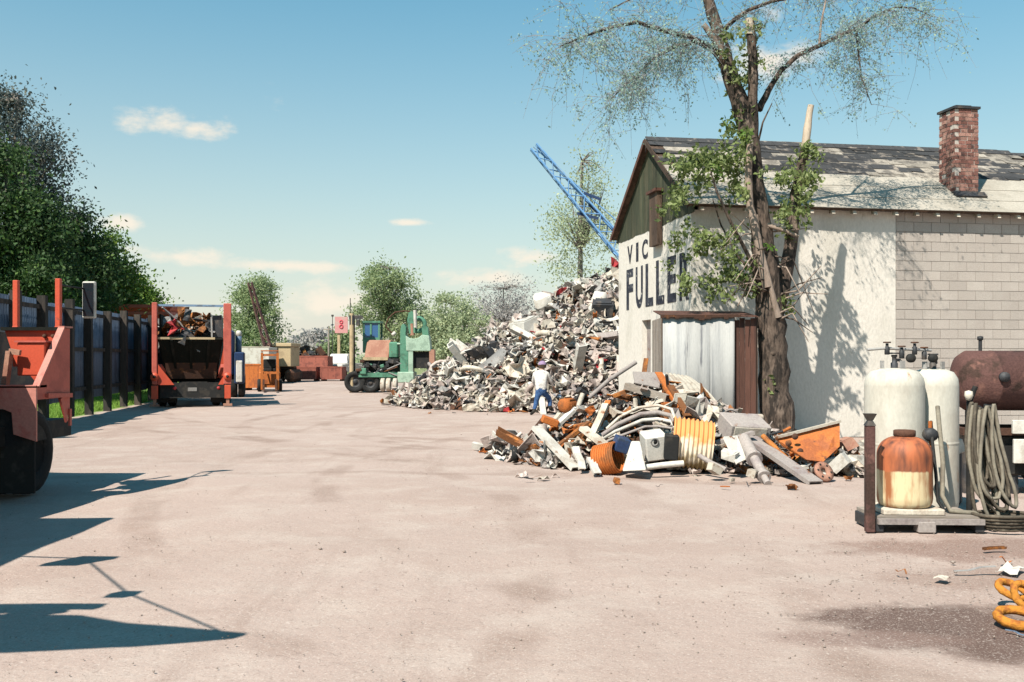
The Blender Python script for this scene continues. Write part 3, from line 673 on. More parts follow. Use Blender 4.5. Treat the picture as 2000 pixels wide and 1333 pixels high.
pxtree('background_tree', 'pale green tree behind the rusty lattice boom', 500, 92, [(500, 575, 45, 38), (475, 610, 35, 45), (525, 610, 32, 50), (500, 650, 55, 40)], .3, 110, 120, .12, 'leaf_far', GB, spread=.5)
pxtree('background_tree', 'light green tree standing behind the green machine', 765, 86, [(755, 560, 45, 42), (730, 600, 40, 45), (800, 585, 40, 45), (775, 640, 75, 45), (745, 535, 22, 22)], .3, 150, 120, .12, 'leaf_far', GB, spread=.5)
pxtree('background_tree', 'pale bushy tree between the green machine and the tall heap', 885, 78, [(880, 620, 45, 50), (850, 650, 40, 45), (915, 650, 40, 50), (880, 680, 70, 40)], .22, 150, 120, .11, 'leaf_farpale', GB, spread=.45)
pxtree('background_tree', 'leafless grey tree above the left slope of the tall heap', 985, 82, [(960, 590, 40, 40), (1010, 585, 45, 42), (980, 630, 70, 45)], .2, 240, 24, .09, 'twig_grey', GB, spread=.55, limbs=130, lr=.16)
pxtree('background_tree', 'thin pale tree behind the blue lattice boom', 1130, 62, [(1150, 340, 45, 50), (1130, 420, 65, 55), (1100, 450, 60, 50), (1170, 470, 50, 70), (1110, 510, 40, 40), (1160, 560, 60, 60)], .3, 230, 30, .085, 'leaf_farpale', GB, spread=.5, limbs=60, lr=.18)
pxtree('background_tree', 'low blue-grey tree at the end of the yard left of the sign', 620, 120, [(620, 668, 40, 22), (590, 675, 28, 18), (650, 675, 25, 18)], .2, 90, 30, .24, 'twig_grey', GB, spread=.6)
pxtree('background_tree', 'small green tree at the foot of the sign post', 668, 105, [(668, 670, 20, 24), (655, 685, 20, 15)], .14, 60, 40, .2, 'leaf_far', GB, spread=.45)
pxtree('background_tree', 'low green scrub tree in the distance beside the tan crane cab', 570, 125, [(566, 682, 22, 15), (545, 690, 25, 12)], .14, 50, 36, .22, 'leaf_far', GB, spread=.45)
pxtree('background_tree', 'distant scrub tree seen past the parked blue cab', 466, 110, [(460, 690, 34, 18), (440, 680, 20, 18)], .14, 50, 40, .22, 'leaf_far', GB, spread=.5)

def make_treeline():
    # far scrub and woods beyond the yard, one mass
    n = 1500; X = NR.uniform(-110, 95, n); Y = 128+NR.random(n)*30
    h = 2.2+1.8*np.array([mnoise.noise((x*.06, 0, 7)) for x in X])+NR.random(n)
    c = np.stack([X, Y, NR.random(n)*np.maximum(h, .6)], 1)
    P = (c[:, None]+NR.normal(size=(n, 26, 3))*np.array([.7, .7, .45])).reshape(-1, 3); P[:, 2] = np.abs(P[:, 2])
    tag(obj('treeline', leaves('treeline', P, np.full(len(P), .22), 'leaf_farpale')), 'low pale scrub and woods along the horizon beyond the yard', 'woods', kind='stuff')
make_treeline()

# ------------------------------------------------------------------ the big pruned tree in front of the building
def make_main_tree():
    Y0 = 17.9; base = Vector(((1518-1000)/F*Y0, Y0, 0))
    t = thing('pruned_tree', 'old rough-barked tree with cut limbs and fresh shoots in front of the building', 'tree', base)
    def pl(L): return [at(u, v, Y0+d)-base for (u, v, d, r) in L], [r for (_, _, _, r) in L]
    def limb(name, L, mat, n=12, smooth=3, cap=True, knob=.12):
        p, r = pl(L); P = []; Rr = []
        for i in range(len(p)-1):
            for k in range(smooth):
                f = k/smooth; q = p[i].lerp(p[i+1], f); q += Vector((R.uniform(-1, 1), R.uniform(-1, 1), R.uniform(-1, 1)))*r[i]*knob
                P.append(q); Rr.append((r[i]*(1-f)+r[i+1]*f)*R.uniform(.93, 1.08))
        P.append(p[-1]); Rr.append(r[-1])
        return MB().tube(P, Rr, n).build(name, mat, t), P
    trk, TP = limb('trunk', [(1522, 884, 0, .46), (1518, 840, 0, .33), (1514, 770, 0, .275), (1511, 700, 0, .255), (1507, 640, 0, .25), (1500, 570, 0, .235), (1491, 480, 0, .205), (1480, 400, 0, .175), (1472, 330, 0, .16), (1465, 270, 0, .155)], 'bark', 16)
    tips = []
    def L_(name, L, mat='bark', n=9, **k):
        o, P = limb(name, L, mat, n, **k); tips.append(P); return P
    L_('limb', [(1465, 275, 0, .15), (1448, 215, .05, .155), (1430, 160, .1, .15), (1412, 105, .15, .135), (1398, 50, .2, .115), (1383, 0, .25, .10), (1372, -60, .3, .075), (1366, -120, .3, .04)])
    L_('limb', [(1468, 290, 0, .13), (1470, 220, -.05, .10), (1472, 150, -.1, .09), (1469, 95, -.15, .088), (1465, 42, -.2, .08)])
    L_('cut_stub', [(1466, 66, -.2, .083), (1463, 36, -.22, .075)], 'bare_wood')
    L_('cut_stub', [(1412, 105, .05, .05), (1392, 75, -.05, .055), (1374, 48, -.1, .05)], 'bark_pale')
    b1 = L_('branch', [(1420, 130, .1, .075), (1392, 96, 0, .06), (1350, 74, -.2, .05), (1300, 60, -.4, .042), (1245, 44, -.6, .034), (1200, 52, -.8, .028), (1150, 68, -1, .02), (1095, 90, -1.2, .01)], n=7)
    b2 = L_('branch', [(1365, 82, -.1, .045), (1320, 90, .2, .036), (1280, 112, .4, .028), (1240, 150, .6, .02), (1195, 192, .8, .010)], n=6)
    b3 = L_('branch', [(1482, 215, .1, .07), (1500, 178, .2, .055), (1525, 138, .3, .05), (1560, 108, .4, .045), (1605, 88, .5, .042), (1650, 66, .6, .04), (1672, 58, .7, .036), (1705, 34, .8, .028), (1750, 14, .9, .02), (1785, 16, 1, .014), (1820, 32, 1, .008)], n=7)
    b4 = L_('branch', [(1672, 58, .7, .026), (1676, 100, .7, .02), (1682, 150, .6, .015), (1702, 205, .5, .007)], n=5)
    b5 = L_('branch', [(1600, 92, .5, .028), (1604, 45, .6, .022), (1612, 5, .7, .015), (1615, -40, .8, .008)], 'bark_pale', n=5)
    b6 = L_('branch', [(1404, 70, .2, .05), (1428, 44, 0, .042), (1462, 20, -.2, .036), (1505, 4, -.4, .028), (1560, -6, -.6, .02), (1640, -10, -.7, .01)], n=6)
    b7 = L_('branch', [(1478, 290, 0, .025), (1490, 240, -.2, .018), (1508, 202, -.3, .010)], 'steel_blue' if 0 else 'bark', n=5)
    b8 = L_('branch', [(1383, 0, .25, .05), (1340, -30, .6, .035), (1270, -20, 1.0, .022), (1190, 20, 1.3, .01)], n=6)
    b9 = L_('branch', [(1376, -40, .3, .05), (1440, -70, 0, .035), (1560, -60, -.5, .025), (1700, -20, -1, .012)], n=6)
    # second stem, cut off pale at the top
    L_('limb', [(1510, 640, .1, .15), (1535, 540, .15, .125), (1548, 450, .2, .115), (1556, 380, .2, .105), (1566, 320, .2, .095), (1574, 285, .2, .085)])
    L_('cut_stub', [(1573, 290, .2, .082), (1578, 250, .2, .072), (1584, 206, .2, .058)], 'bare_wood')
    L_('limb', [(1498, 560, -.25, .085), (1480, 470, -.3, .075), (1464, 400, -.3, .07), (1462, 340, -.3, .068), (1464, 282, -.3, .062)], 'bark_pale')
    L_('cut_stub', [(1464, 284, -.3, .064), (1464, 274, -.3, .06)], 'bare_wood', n=8)
    L_('branch', [(1484, 435, -.1, .045), (1520, 447, -.2, .04), (1560, 462, -.25, .03)], 'bark_pale', n=7)
    L_('branch', [(1520, 620, -.25, .06), (1500, 540, -.3, .05), (1482, 470, -.3, .04), (1478, 420, -.3, .03)], 'bark_pale', n=7)
    L_('branch', [(1500, 590, -.1, .045), (1462, 500, -.3, .034), (1425, 430, -.5, .026), (1400, 375, -.6, .02), (1388, 335, -.6, .012)], n=6)
    L_('branch', [(1495, 560, .1, .03), (1440, 500, .3, .022), (1408, 440, .4, .018), (1392, 390, .4, .01)], n=5)
    for i in range(30):       # suckers round the trunk
        v0 = R.uniform(420, 640); u0 = 1518-(640-v0)*.09; s_ = R.choice((-1, -1, -1, 1)); ln = R.uniform(40, 130)
        L_('sucker', [(u0, v0, R.uniform(-.2, .1), .02), (u0+s_*ln*.4, v0-ln*.25*R.uniform(-.6, 1.2), R.uniform(-.6, .1), .014), (u0+s_*ln*.8, v0+ln*R.uniform(-.5, .9), R.uniform(-.8, .1), .006)], R.choice(('bark', 'bark_pale')), n=5)
    # bark knots
    for v in (820, 735, 690, 600, 560):
        u = 1516-(880-v)*.08+R.uniform(-22, 18); c = at(u, v, Y0-.22)-base
        MB().lathe([(.001, .05), (.04, .045), (.075, 0), (.085, -.04)], 9, Matrix.Translation(c)@Matrix.Rotation(PI/2, 4, 'X')).build('knot', 'bark', t)
    # leaves: dense fresh clumps on the shoots
    def cl(L, per, ls, mat, name, depth=.5):
        P = []
        for (u, v, ru, rv, k) in L:
            c = np.array(at(u, v, Y0)-base); n = int(k*per)
            nc = max(3, int(n/22)); cc = c+NR.normal(size=(nc, 3))*np.array([ru*Y0/F*.55, depth*.6, rv*Y0/F*.55])
            P.append((cc[NR.integers(0, nc, n)]+NR.normal(size=(n, 3))*.07))
        P = np.concatenate(P); obj(name, leaves(name, P, np.full(len(P), ls), mat), t)
    cl([(1350, 320, 50, 30, 1.3), (1405, 305, 40, 30, 1.3), (1440, 330, 25, 45, 1), (1330, 375, 30, 35, .8), (1385, 350, 40, 25, .9), (1440, 265, 28, 30, .7), (1450, 210, 18, 30, .45), (1310, 400, 22, 25, .5), (1430, 390, 30, 30, .5),
        (1415, 110, 14, 40, .7), (1470, 90, 12, 45, .7), (1472, 160, 9, 30, .4), (1440, 160, 10, 25, .3),
        (1578, 305, 18, 18, .7), (1562, 345, 22, 22, .8), (1590, 350, 15, 15, .4), (1555, 400, 18, 25, .6), (1545, 440, 20, 22, .5), (1525, 350, 25, 25, .5), (1520, 420, 20, 25, .4), (1515, 590, 14, 30, .35), (1535, 600, 10, 20, .2)],
       270, .052, 'leaf_fresh', 'crown')
    cl([(1345, 500, 40, 35, .7), (1390, 490, 40, 45, .9), (1430, 530, 40, 40, .9), (1455, 510, 25, 45, .4), (1370, 545, 40, 25, .6), (1420, 570, 35, 20, .5), (1460, 570, 25, 25, .4), (1340, 440, 30, 25, .35), (1490, 500, 20, 40, .2), (1500, 770, 10, 20, .2)],
       300, .05, 'leaf_fresh', 'shoots', .45)
    cl([(1445, 300, 22, 30, .6), (1470, 545, 25, 35, .4), (1440, 240, 20, 25, .3), (1500, 480, 25, 40, .2), (1380, 335, 50, 25, .6)], 150, .05, 'leaf_mid', 'crown')
    # hanging twigs with small new leaves
    tw = MB(); P = []
    def hang(pts, n, lmax, per):
        for _ in range(n):
            k = R.randrange(len(pts)//4, len(pts)); a = pts[k]
            L = R.uniform(.25, 1)*lmax; d = Vector((R.gauss(0, .7), R.gauss(0, .8), R.gauss(.1, .45))).normalized()*R.uniform(.3, .8)*lmax**.5; sag = R.uniform(.1, .75)*L
            q = [a]
            for i in range(1, 6):
                f = i/5; q.append(a+d*f+Vector((R.uniform(-.09, .09), R.uniform(-.09, .09), R.uniform(-.05, .05)-sag*f*f)))
            tw.tube(q, [.006, .005, .004, .0035, .003, .002], 3, caps=False)
            for _i in range(4):
                j = R.randrange(1, 5); e = q[j]+Vector((R.gauss(0, .3), R.gauss(0, .3), R.gauss(-.18, .2))); tw.tube([q[j], q[j].lerp(e, .5)+Vector((0, 0, .03)), e], [.004, .003, .002], 3, caps=False)
                for _k in range(per//3): f = R.uniform(.2, 1.05); c = q[j].lerp(e, f); P.append((c.x+R.gauss(0, .05), c.y+R.gauss(0, .05), c.z+R.gauss(0, .05)))
            for _i in range(per//3):
                i = R.randrange(1, 5); f = R.random(); c = q[i].lerp(q[i+1], f); P.append((c.x+R.gauss(0, .13), c.y+R.gauss(0, .14), c.z+R.gauss(0, .13)))
    hang(b1, 90, 2.6, 30); hang(b2, 60, 1.7, 30); hang(b3, 84, 2.2, 30); hang(b4, 26, .9, 18); hang(b5, 14, .8, 16); hang(b6, 26, 1.0, 14); hang(b8, 24, 1.2, 14); hang(b9, 26, 1.1, 12)
    tw.build('twigs', 'twig', t, fix=False)
    obj('crown', leaves('crown', np.array(P), np.full(len(P), .026), 'leaf_bud', down=.6), t)
make_main_tree()

# ================================================================== SCRAP
def scrap_meshes():
    V = {'sheet': [], 'channel': [], 'pipe': [], 'casing': [], 'hoop': [], 'drum': [], 'strip': []}
    rr = random.Random(3)
    def thick(P, nx, ny, t):
        n = nx*ny; m = MB(); top = P; bot = [p+Vector((0, 0, -t)) for p in P]; fs = []
        for j in range(ny-1):
            for i in range(nx-1):
                a = j*nx+i; fs += [(a, a+1, a+nx+1, a+nx), (a+n+nx, a+n+nx+1, a+n+1, a+n)]
        for i in range(nx-1): e = (ny-1)*nx+i; fs += [(i, i+n, i+1+n, i+1), (e, e+1, e+1+n, e+n)]
        for j in range(ny-1): a = j*nx; b = a+nx-1; fs += [(a, a+nx, a+nx+n, a+n), (b, b+n, b+nx+n, b+nx)]
        return m.add(top+bot, fs)
    for k in range(8):
        nx, ny = 5, 4; w = 1; h = rr.uniform(.45, .9); f = rr.uniform(-.5, .5); s = rr.random()*50
        P = [Vector((w*(i/(nx-1)-.5)+rr.uniform(-.05, .05), h*(j/(ny-1)-.5)+rr.uniform(-.05, .05), .42*mnoise.noise((i*.8+s, j*.8, k))+f*1.3*abs(i/(nx-1)-.4)**1.2+rr.uniform(-.06, .06))) for j in range(ny) for i in range(nx)]
        V['sheet'].append(thick(P, nx, ny, .018).mesh('scrap_sheet', 'cream'))
    for k in range(5):
        w, h, t = .16, rr.uniform(.08, .14), .02; prof = [(-w/2, 0), (w/2, 0), (w/2, h), (w/2-t, h), (w/2-t, t), (-w/2+t, t), (-w/2+t, h), (-w/2, h)]
        b = rr.uniform(-.25, .25); b2 = rr.uniform(-.2, .2); st = []
        for s in (-.5, rr.uniform(-.1, .2), .5): st.append([Vector((x+b*s*s*2, s, z+b2*abs(s))) for x, z in prof])
        m = MB(); m.add([q for r in st for q in r], [(i*8+j, i*8+(j+1) % 8, (i+1)*8+(j+1) % 8, (i+1)*8+j) for i in range(2) for j in range(8)]+[tuple(range(8)), tuple(range(23, 15, -1))])
        V['channel'].append(m.mesh('scrap_channel', 'cream'))
    for k in range(5):
        p = [Vector((rr.uniform(-.12, .12), s, rr.uniform(-.12, .12))) for s in (-.5, -.2, .2, .5)]
        V['pipe'].append(MB().tube(p, .045 if k < 3 else .07, 7).mesh('scrap_pipe', 'cream'))
        p = [Vector((rr.uniform(-.2, .2), s, rr.uniform(-.2, .25))) for s in (-.5, -.15, .15, .5)]
        m = MB()
        for i in range(3): m.bar(p[i], p[i+1], .10, .016)
        V['strip'].append(m.mesh('scrap_strip', 'cream'))
    for k in range(5):
        d = Vector((.8, .6, .5)); m = MB(); q = []
        for (x, y, z) in ((-1, -1, -1), (1, -1, -1), (1, 1, -1), (-1, 1, -1), (-1, -1, 1), (1, -1, 1), (1, 1, 1), (-1, 1, 1)):
            q.append(Vector((x*d.x/2*rr.uniform(.75, 1.1), y*d.y/2*rr.uniform(.75, 1.1), z*d.z/2*rr.uniform(.7, 1.1))))
        m.hexa(q); o1 = [q[4].lerp(q[6], .12), q[5].lerp(q[7], .12), q[6].lerp(q[4], .12), q[7].lerp(q[5], .12)]
        m.hexa([a+Vector((0, 0, .005)) for a in o1]+[a+Vector((0, 0, .03)) for a in o1])
        V['casing'].append(m.mesh('scrap_casing', 'cream'))
    for k in range(2): V['hoop'].append(MB().torus((0, 0, 0), .34, .055+.03*k, None, 14, 6).mesh('scrap_hoop', 'cream'))
    for k in range(3):
        m = MB(); pr = [(.24, -.42), (.26, -.41), (.25, -.15), (.262, -.14), (.25, -.12), (.25, .12), (.262, .14), (.25, .15), (.26, .41), (.24, .42)]
        m.lathe(pr, 12); s = rr.uniform(.5, .9); m.v = [(x*s+.1*z*z, y, z+.1*mnoise.noise((x*4, y*4, k))) for x, y, z in m.v]
        V['drum'].append(m.mesh('scrap_drum', 'cream'))
    return V
SV = scrap_meshes()
def scatter_one(name_kind, p, size, mat, eul, label, group, cat='scrap', z=1.0):
    o = inst('scrap_'+name_kind, R.choice(SV[name_kind]), None, p, eul, (size, size*z, size), mat)
    return tag(o, label, cat, group)
KW = [('sheet', 46), ('strip', 20), ('channel', 18), ('pipe', 12), ('casing', 3), ('hoop', 2), ('drum', 2)]
def pick(rr, kw): return rr.choices([a for a, _ in kw], [b for _, b in kw])[0]
CW = [('pinkish', 38), ('cream', 28), ('white_paint', 22), ('grey_metal', 5), ('mauve_grey', 12), ('dark_metal', 11), ('rust', 3), ('orange_rust', 1), ('scrap_red', 1), ('steel_blue', 1)]
WORD = dict(pinkish='pinkish-white', cream='cream', white_paint='white', grey_metal='grey', mauve_grey='mauve-grey', dark_metal='dark', rust='rust-brown', orange_rust='orange rusty', scrap_red='red', steel_blue='blue-grey')

# ------------------------------------------------------------------ tall heap
HP = Vector((3.9, 34.2)); 
def heap_h(x, y):
    dx = x-HP.x; dy = y-HP.y
    rx = 8.2 if dx < 0 else 5.5; ry = 6.0 if dy < 0 else 6.5
    d = math.sqrt((dx/rx)**2+(dy/ry)**2)
    if d >= 1: return 0
    h = 4.75*(1-d)**.92
    return max(0, min(h, 4.35+.35*(1-d))+.45*mnoise.noise((x*.7, y*.7, 1))*min(1, (1-d)*4))
def make_heap():
    m = MB(); n = 60; vs_ = []
    for j in range(n+1):
        for i in range(n+1):
            x = HP.x-8.4+14.2*i/n; y = HP.y-6.2+13*j/n; h = heap_h(x, y)
            vs_.append((x, y, h-.22+.16*mnoise.noise((x*3, y*3, 2)) if h > 0 else -.1))
    m.add(vs_, [(j*(n+1)+i, j*(n+1)+i+1, (j+1)*(n+1)+i+1, (j+1)*(n+1)+i) for j in range(n) for i in range(n)], 0)
    mats = ['dark_rust']+[c for c, _ in CW]; rr = random.Random(21)
    src = {}
    for k, L in SV.items():
        src[k] = [(np.array([v.co[:] for v in me.vertices]), [tuple(p.vertices) for p in me.polygons]) for me in L]
    cnt = 0
    while cnt < 5600:
        x = HP.x+rr.uniform(-8.3, 5.5); y = HP.y+rr.uniform(-6.2, 3.0); h = heap_h(x, y)
        if h <= 0 and rr.random() > .05: continue
        if h <= 0 and math.hypot((x-HP.x)/8.6, (y-HP.y)/6.4) > 1: continue
        cnt += 1; kd = pick(rr, KW); v, f = src[kd][rr.randrange(len(src[kd]))]
        s = rr.uniform(.18, .52)*(1.0 if kd != 'casing' else .7)
        M = np.array(Euler((rr.gauss(0, .7), rr.gauss(0, .7), rr.random()*6.28)).to_matrix())*s
        q = v@M.T+np.array([x, y, max(h, 0)+rr.uniform(-.08, .10)+(.05 if h > 0 else .03)])
        q[:, 2] = np.maximum(q[:, 2], .005+.02*rr.random())
        m.add([tuple(a) for a in q], f, 1+[c for c, _ in CW].index(pick(rr, CW)))
    o = m.build('scrap_heap', mats, fix=False)
    tag(o, 'tall heap of crushed cream and white scrap metal left of the building', 'scrap heap', kind='stuff')
    G = 'larger pieces lying on the tall scrap heap'; k = 0
    while k < 230:
        x = HP.x+rr.uniform(-7.8, 2.0); y = HP.y+rr.uniform(-6, .6); h = heap_h(x, y)
        if h <= .15: continue
        kd = pick(rr, KW); c = pick(rr, CW); s = rr.uniform(.5, .95)*(.75 if kd in ('casing', 'hoop', 'drum') else 1)
        if k % 7 == 0: kd = rr.choice(('drum', 'casing', 'pipe', 'channel', 'hoop', 'strip')); s = rr.uniform(.95, 1.5)*(.9 if kd in ('casing', 'hoop', 'drum') else 1.2)
        lab = {'sheet': 'bent %s sheet', 'strip': 'bent %s strip', 'channel': '%s channel section', 'pipe': 'crooked %s pipe', 'casing': 'dented %s casing', 'hoop': '%s metal hoop', 'drum': 'crushed %s drum'}[kd] % WORD[c]
        zone = 'near the peak of' if h > 3.4 else 'at the foot of' if h < .9 else 'on the left slope of' if x < .6 else 'on the right slope of' if x > 3.6 else 'half way up'
        size = 'large ' if s > .78 else 'small ' if s < .6 else ''
        scatter_one(kd, (x, y, h+.1), s, c, (rr.gauss(0, .55), rr.gauss(0, .55), rr.random()*6.28), size+lab+' '+zone+' the tall scrap heap', G); k += 1
    # long grey conveyor-like beam leaning on the left slope
    a, b = at(915, 690, 37.5), at(958, 650, 37.5)
    MB().bar(a-(b-a)*.6, b+(b-a)*.25, .28, .06).build('steel_beam', 'grey_metal')
    tag(bpy.context.scene.objects['steel_beam'], 'long pale grey beam leaning up the left slope of the tall heap', 'beam')
make_heap()

# ------------------------------------------------------------------ low pile in front of the shed
def pile_h(x, y):
    # ridge running from the left end towards the tree
    L = [(.0, 16.6, .2, .6), (.62, 15.3, .55, .85), (1.3, 15.0, .9, 1.2), (2.1, 15.9, 1.25, 1.1), (2.3, 15.4, 1.25, 1.5), (2.9, 15.2, 1.0, 1.6), (3.6, 14.7, .6, 1.3), (4.3, 14.1, .36, 1.1), (5.1, 14.1, .34, 1.0)]
    return max(h*max(0, 1-math.hypot(x-a, (y-b)*1.0)/r)**.8 for a, b, h, r in L)
def atp(u, v, Y): return at(u, v, Y-.38)     # the larger pieces lie on the camera side of the rubble
def make_pile():
    rr = random.Random(8); G = 'loose pieces filling the low scrap pile'
    m = MB(); n = 46; vs_ = []
    for j in range(n+1):
        for i in range(n+1):
            x = -.7+7*i/n; y = 12.9+4.9*j/n; h = pile_h(x, y); vs_.append((x, y, h*.8-.12+.12*mnoise.noise((x*4, y*4, 5)) if h > 0 else -.1))
    m.add(vs_, [(j*(n+1)+i, j*(n+1)+i+1, (j+1)*(n+1)+i+1, (j+1)*(n+1)+i) for j in range(n) for i in range(n)])
    src = {k: [(np.array([v.co[:] for v in me.vertices]), [tuple(p.vertices) for p in me.polygons]) for me in L] for k, L in SV.items()}
    cw = [('cream', 34), ('pinkish', 18), ('white_paint', 16), ('grey_metal', 6), ('mauve_grey', 12), ('dark_metal', 10), ('rust', 16), ('orange_rust', 9), ('dark_rust', 8)]; cn = [c for c, _ in cw]; cnt = 0
    while cnt < 1800:
        x = rr.uniform(-.7, 6); y = rr.uniform(12.9, 17.6); h = pile_h(x, y)
        if h <= .02: continue
        cnt += 1; kd = pick(rr, KW); v, f = src[kd][rr.randrange(len(src[kd]))]; s = rr.uniform(.08, .26)*(.7 if kd == 'casing' else 1)
        M = np.array(Euler((rr.gauss(0, .8), rr.gauss(0, .8), rr.random()*6.28)).to_matrix())*s
        q = v@M.T+np.array([x, y, h+rr.uniform(-.12, .03)]); q[:, 2] = np.maximum(q[:, 2], .004+.015*rr.random())
        m.add([tuple(a) for a in q], f, 1+cn.index(pick(rr, cw)))
    tag(m.build('scrap_rubble', ['dark_rust']+cn, fix=False), 'small broken scrap packed under the low pile by the shed', 'scrap', kind='stuff')
    k = 0
    while k < 210:
        x = rr.uniform(-.5, 5.4); y = rr.uniform(13.1, 17.2); h = pile_h(x, y)
        if h <= .08: continue
        kd = pick(rr, [('sheet', 22), ('strip', 26), ('channel', 30), ('pipe', 18), ('casing', 3), ('hoop', 2), ('drum', 1)]); c = pick(rr, cw); c = 'rust' if c == 'dark_rust' else c
        s = rr.uniform(.32, .85 if y > 14.6 else .5)*(.6 if kd in ('casing', 'hoop', 'drum') else 1)
        lab = {'sheet': 'bent %s sheet', 'strip': 'bent %s strip', 'channel': '%s channel section', 'pipe': 'crooked %s pipe', 'casing': 'dented %s casing', 'hoop': '%s metal hoop', 'drum': 'crushed %s drum'}[kd] % WORD[c]
        zone = 'at the left end of' if x < .7 else 'at the right end of' if x > 4.0 else 'on top of' if h > .85 else 'at the front of' if y < 14.6 else 'at the back of'
        size = 'large ' if s > .75 else 'small ' if s < .42 else ''
        scatter_one(kd, (x, y, h-.05), s, c, (rr.gauss(0, .5), rr.gauss(0, .5), rr.random()*6.28), size+lab+' '+zone+' the low pile by the shed', G, z=1.0 if kd in ('sheet', 'casing', 'hoop', 'drum') else rr.uniform(1.0, 1.7 if x > .9 else 1.1)); k += 1
    # ---- pieces that can be told apart (they lie on the camera side of the rubble)
    def chan(name, label, a, b, w, h, mat, up=(0, 0, 1), cat='channel'):
        a = atp(*a); b = atp(*b); d = b-a; y = d.normalized(); x = y.cross(Vector(up)).normalized(); z = x.cross(y)
        M = Matrix.Translation(a)@Matrix((x, y, z)).transposed().to_4x4(); t = .014
        pf = [(-w/2, 0), (w/2, 0), (w/2, -h), (w/2-t, -h), (w/2-t, -t), (-w/2+t, -t), (-w/2+t, -h), (-w/2, -h)]
        L = d.length; dent = [(0, 0), (.3, rr.uniform(-.02, .02)), (.65, rr.uniform(-.03, .03)), (1, 0)]
        st = [[M@Vector((px_+dd, L*f, pz+dd*.6)) for px_, pz in pf] for f, dd in dent]
        m = MB().add([q for r in st for q in r], [(i*8+j, i*8+(j+1) % 8, (i+1)*8+(j+1) % 8, (i+1)*8+j) for i in range(3) for j in range(8)]+[tuple(range(8)), tuple(range(31, 23, -1))])
        return tag(m.build(name, mat), label, cat)
    def pipe(name, label, pts, r, mat, cat='pipe', n=12):
        return tag(MB().tube([atp(*p) for p in pts], r, n).build(name, mat), label, cat)
    def plate(name, label, pts, t, mat, cat='plate'):
        return tag(MB().slab([atp(*p) for p in pts], t).build(name, mat), label, cat)
    chan('steel_channel', 'long white channel slanting down at the left front of the low pile', (1048, 832, 14.9), (1126, 913, 14.2), .16, .06, 'white_paint')
    chan('steel_channel', 'short white upright strip beside the slanting white channel', (1125, 872, 14.1), (1138, 916, 13.9), .10, .04, 'white_paint')
    chan('steel_channel', 'white strip standing left of the toothed rusty shell', (1153, 893, 13.8), (1168, 924, 13.55), .11, .04, 'white_paint')
    chan('steel_channel', 'white channel rising from the orange block in the pile', (1085, 830, 15.2), (1122, 795, 15.4), .12, .05, 'white_paint')
    chan('steel_channel', 'bent white arm in the upper left of the low pile', (1128, 800, 15.5), (1176, 806, 15.3), .14, .05, 'cream')
    chan('steel_channel', 'pale channel lying below the bent white arm', (1140, 833, 14.6), (1200, 880, 14.1), .15, .06, 'cream')
    chan('steel_channel', 'grey strut at the left tip of the low pile', (1012, 906, 15.2), (1058, 868, 15.4), .12, .05, 'mauve_grey')
    chan('steel_channel', 'long mauve channel sloping to the ground before the tree', (1466, 852, 14.3), (1594, 940, 12.75), .20, .06, 'mauve_grey')
    chan('steel_channel', 'rusty orange channel edge leaning against the shed', (1286, 727, 15.9), (1332, 795, 15.1), .12, .05, 'orange_rust')
    chan('timber_beam', 'weathered grey timber across the top of the low pile', (1225, 748, 15.7), (1306, 772, 15.3), .16, .10, 'grey_wood', cat='timber')
    pipe('steel_pipe', 'thin grey pole rising to the gable at the top of the pile', [(1150, 778, 15.8), (1190, 742, 15.9), (1242, 708, 16.1)], .035, 'mauve_grey')
    pipe('steel_pipe', 'dark bar leaning at the left of the low pile', [(1022, 872, 15.6), (1040, 845, 15.6), (1062, 818, 15.5)], .04, 'dark_rust')
    for i, (o_, mt, lb) in enumerate([(0, 'cream', 'uppermost curved pale pipe bent across the low pile'), (14, 'mauve_grey', 'second curved pipe from the top of the pale bundle'), (27, 'white_paint', 'third curved pipe from the top of the pale bundle'), (41, 'mauve_grey', 'lowest curved pipe of the pale bundle in the pile')]):
        pipe('bent_pipe', lb, [(1185-i*9, 838+o_*.9, 14.5), (1210-i*4, 815+o_*.8+i*3, 14.5), (1245+i*5, 797+o_*.9, 14.6), (1285, 792+o_, 14.6), (1312, 800+o_*.9, 14.5), (1318, 818+o_*.7, 14.3)], (.022, .034, .028, .02)[i], mt)
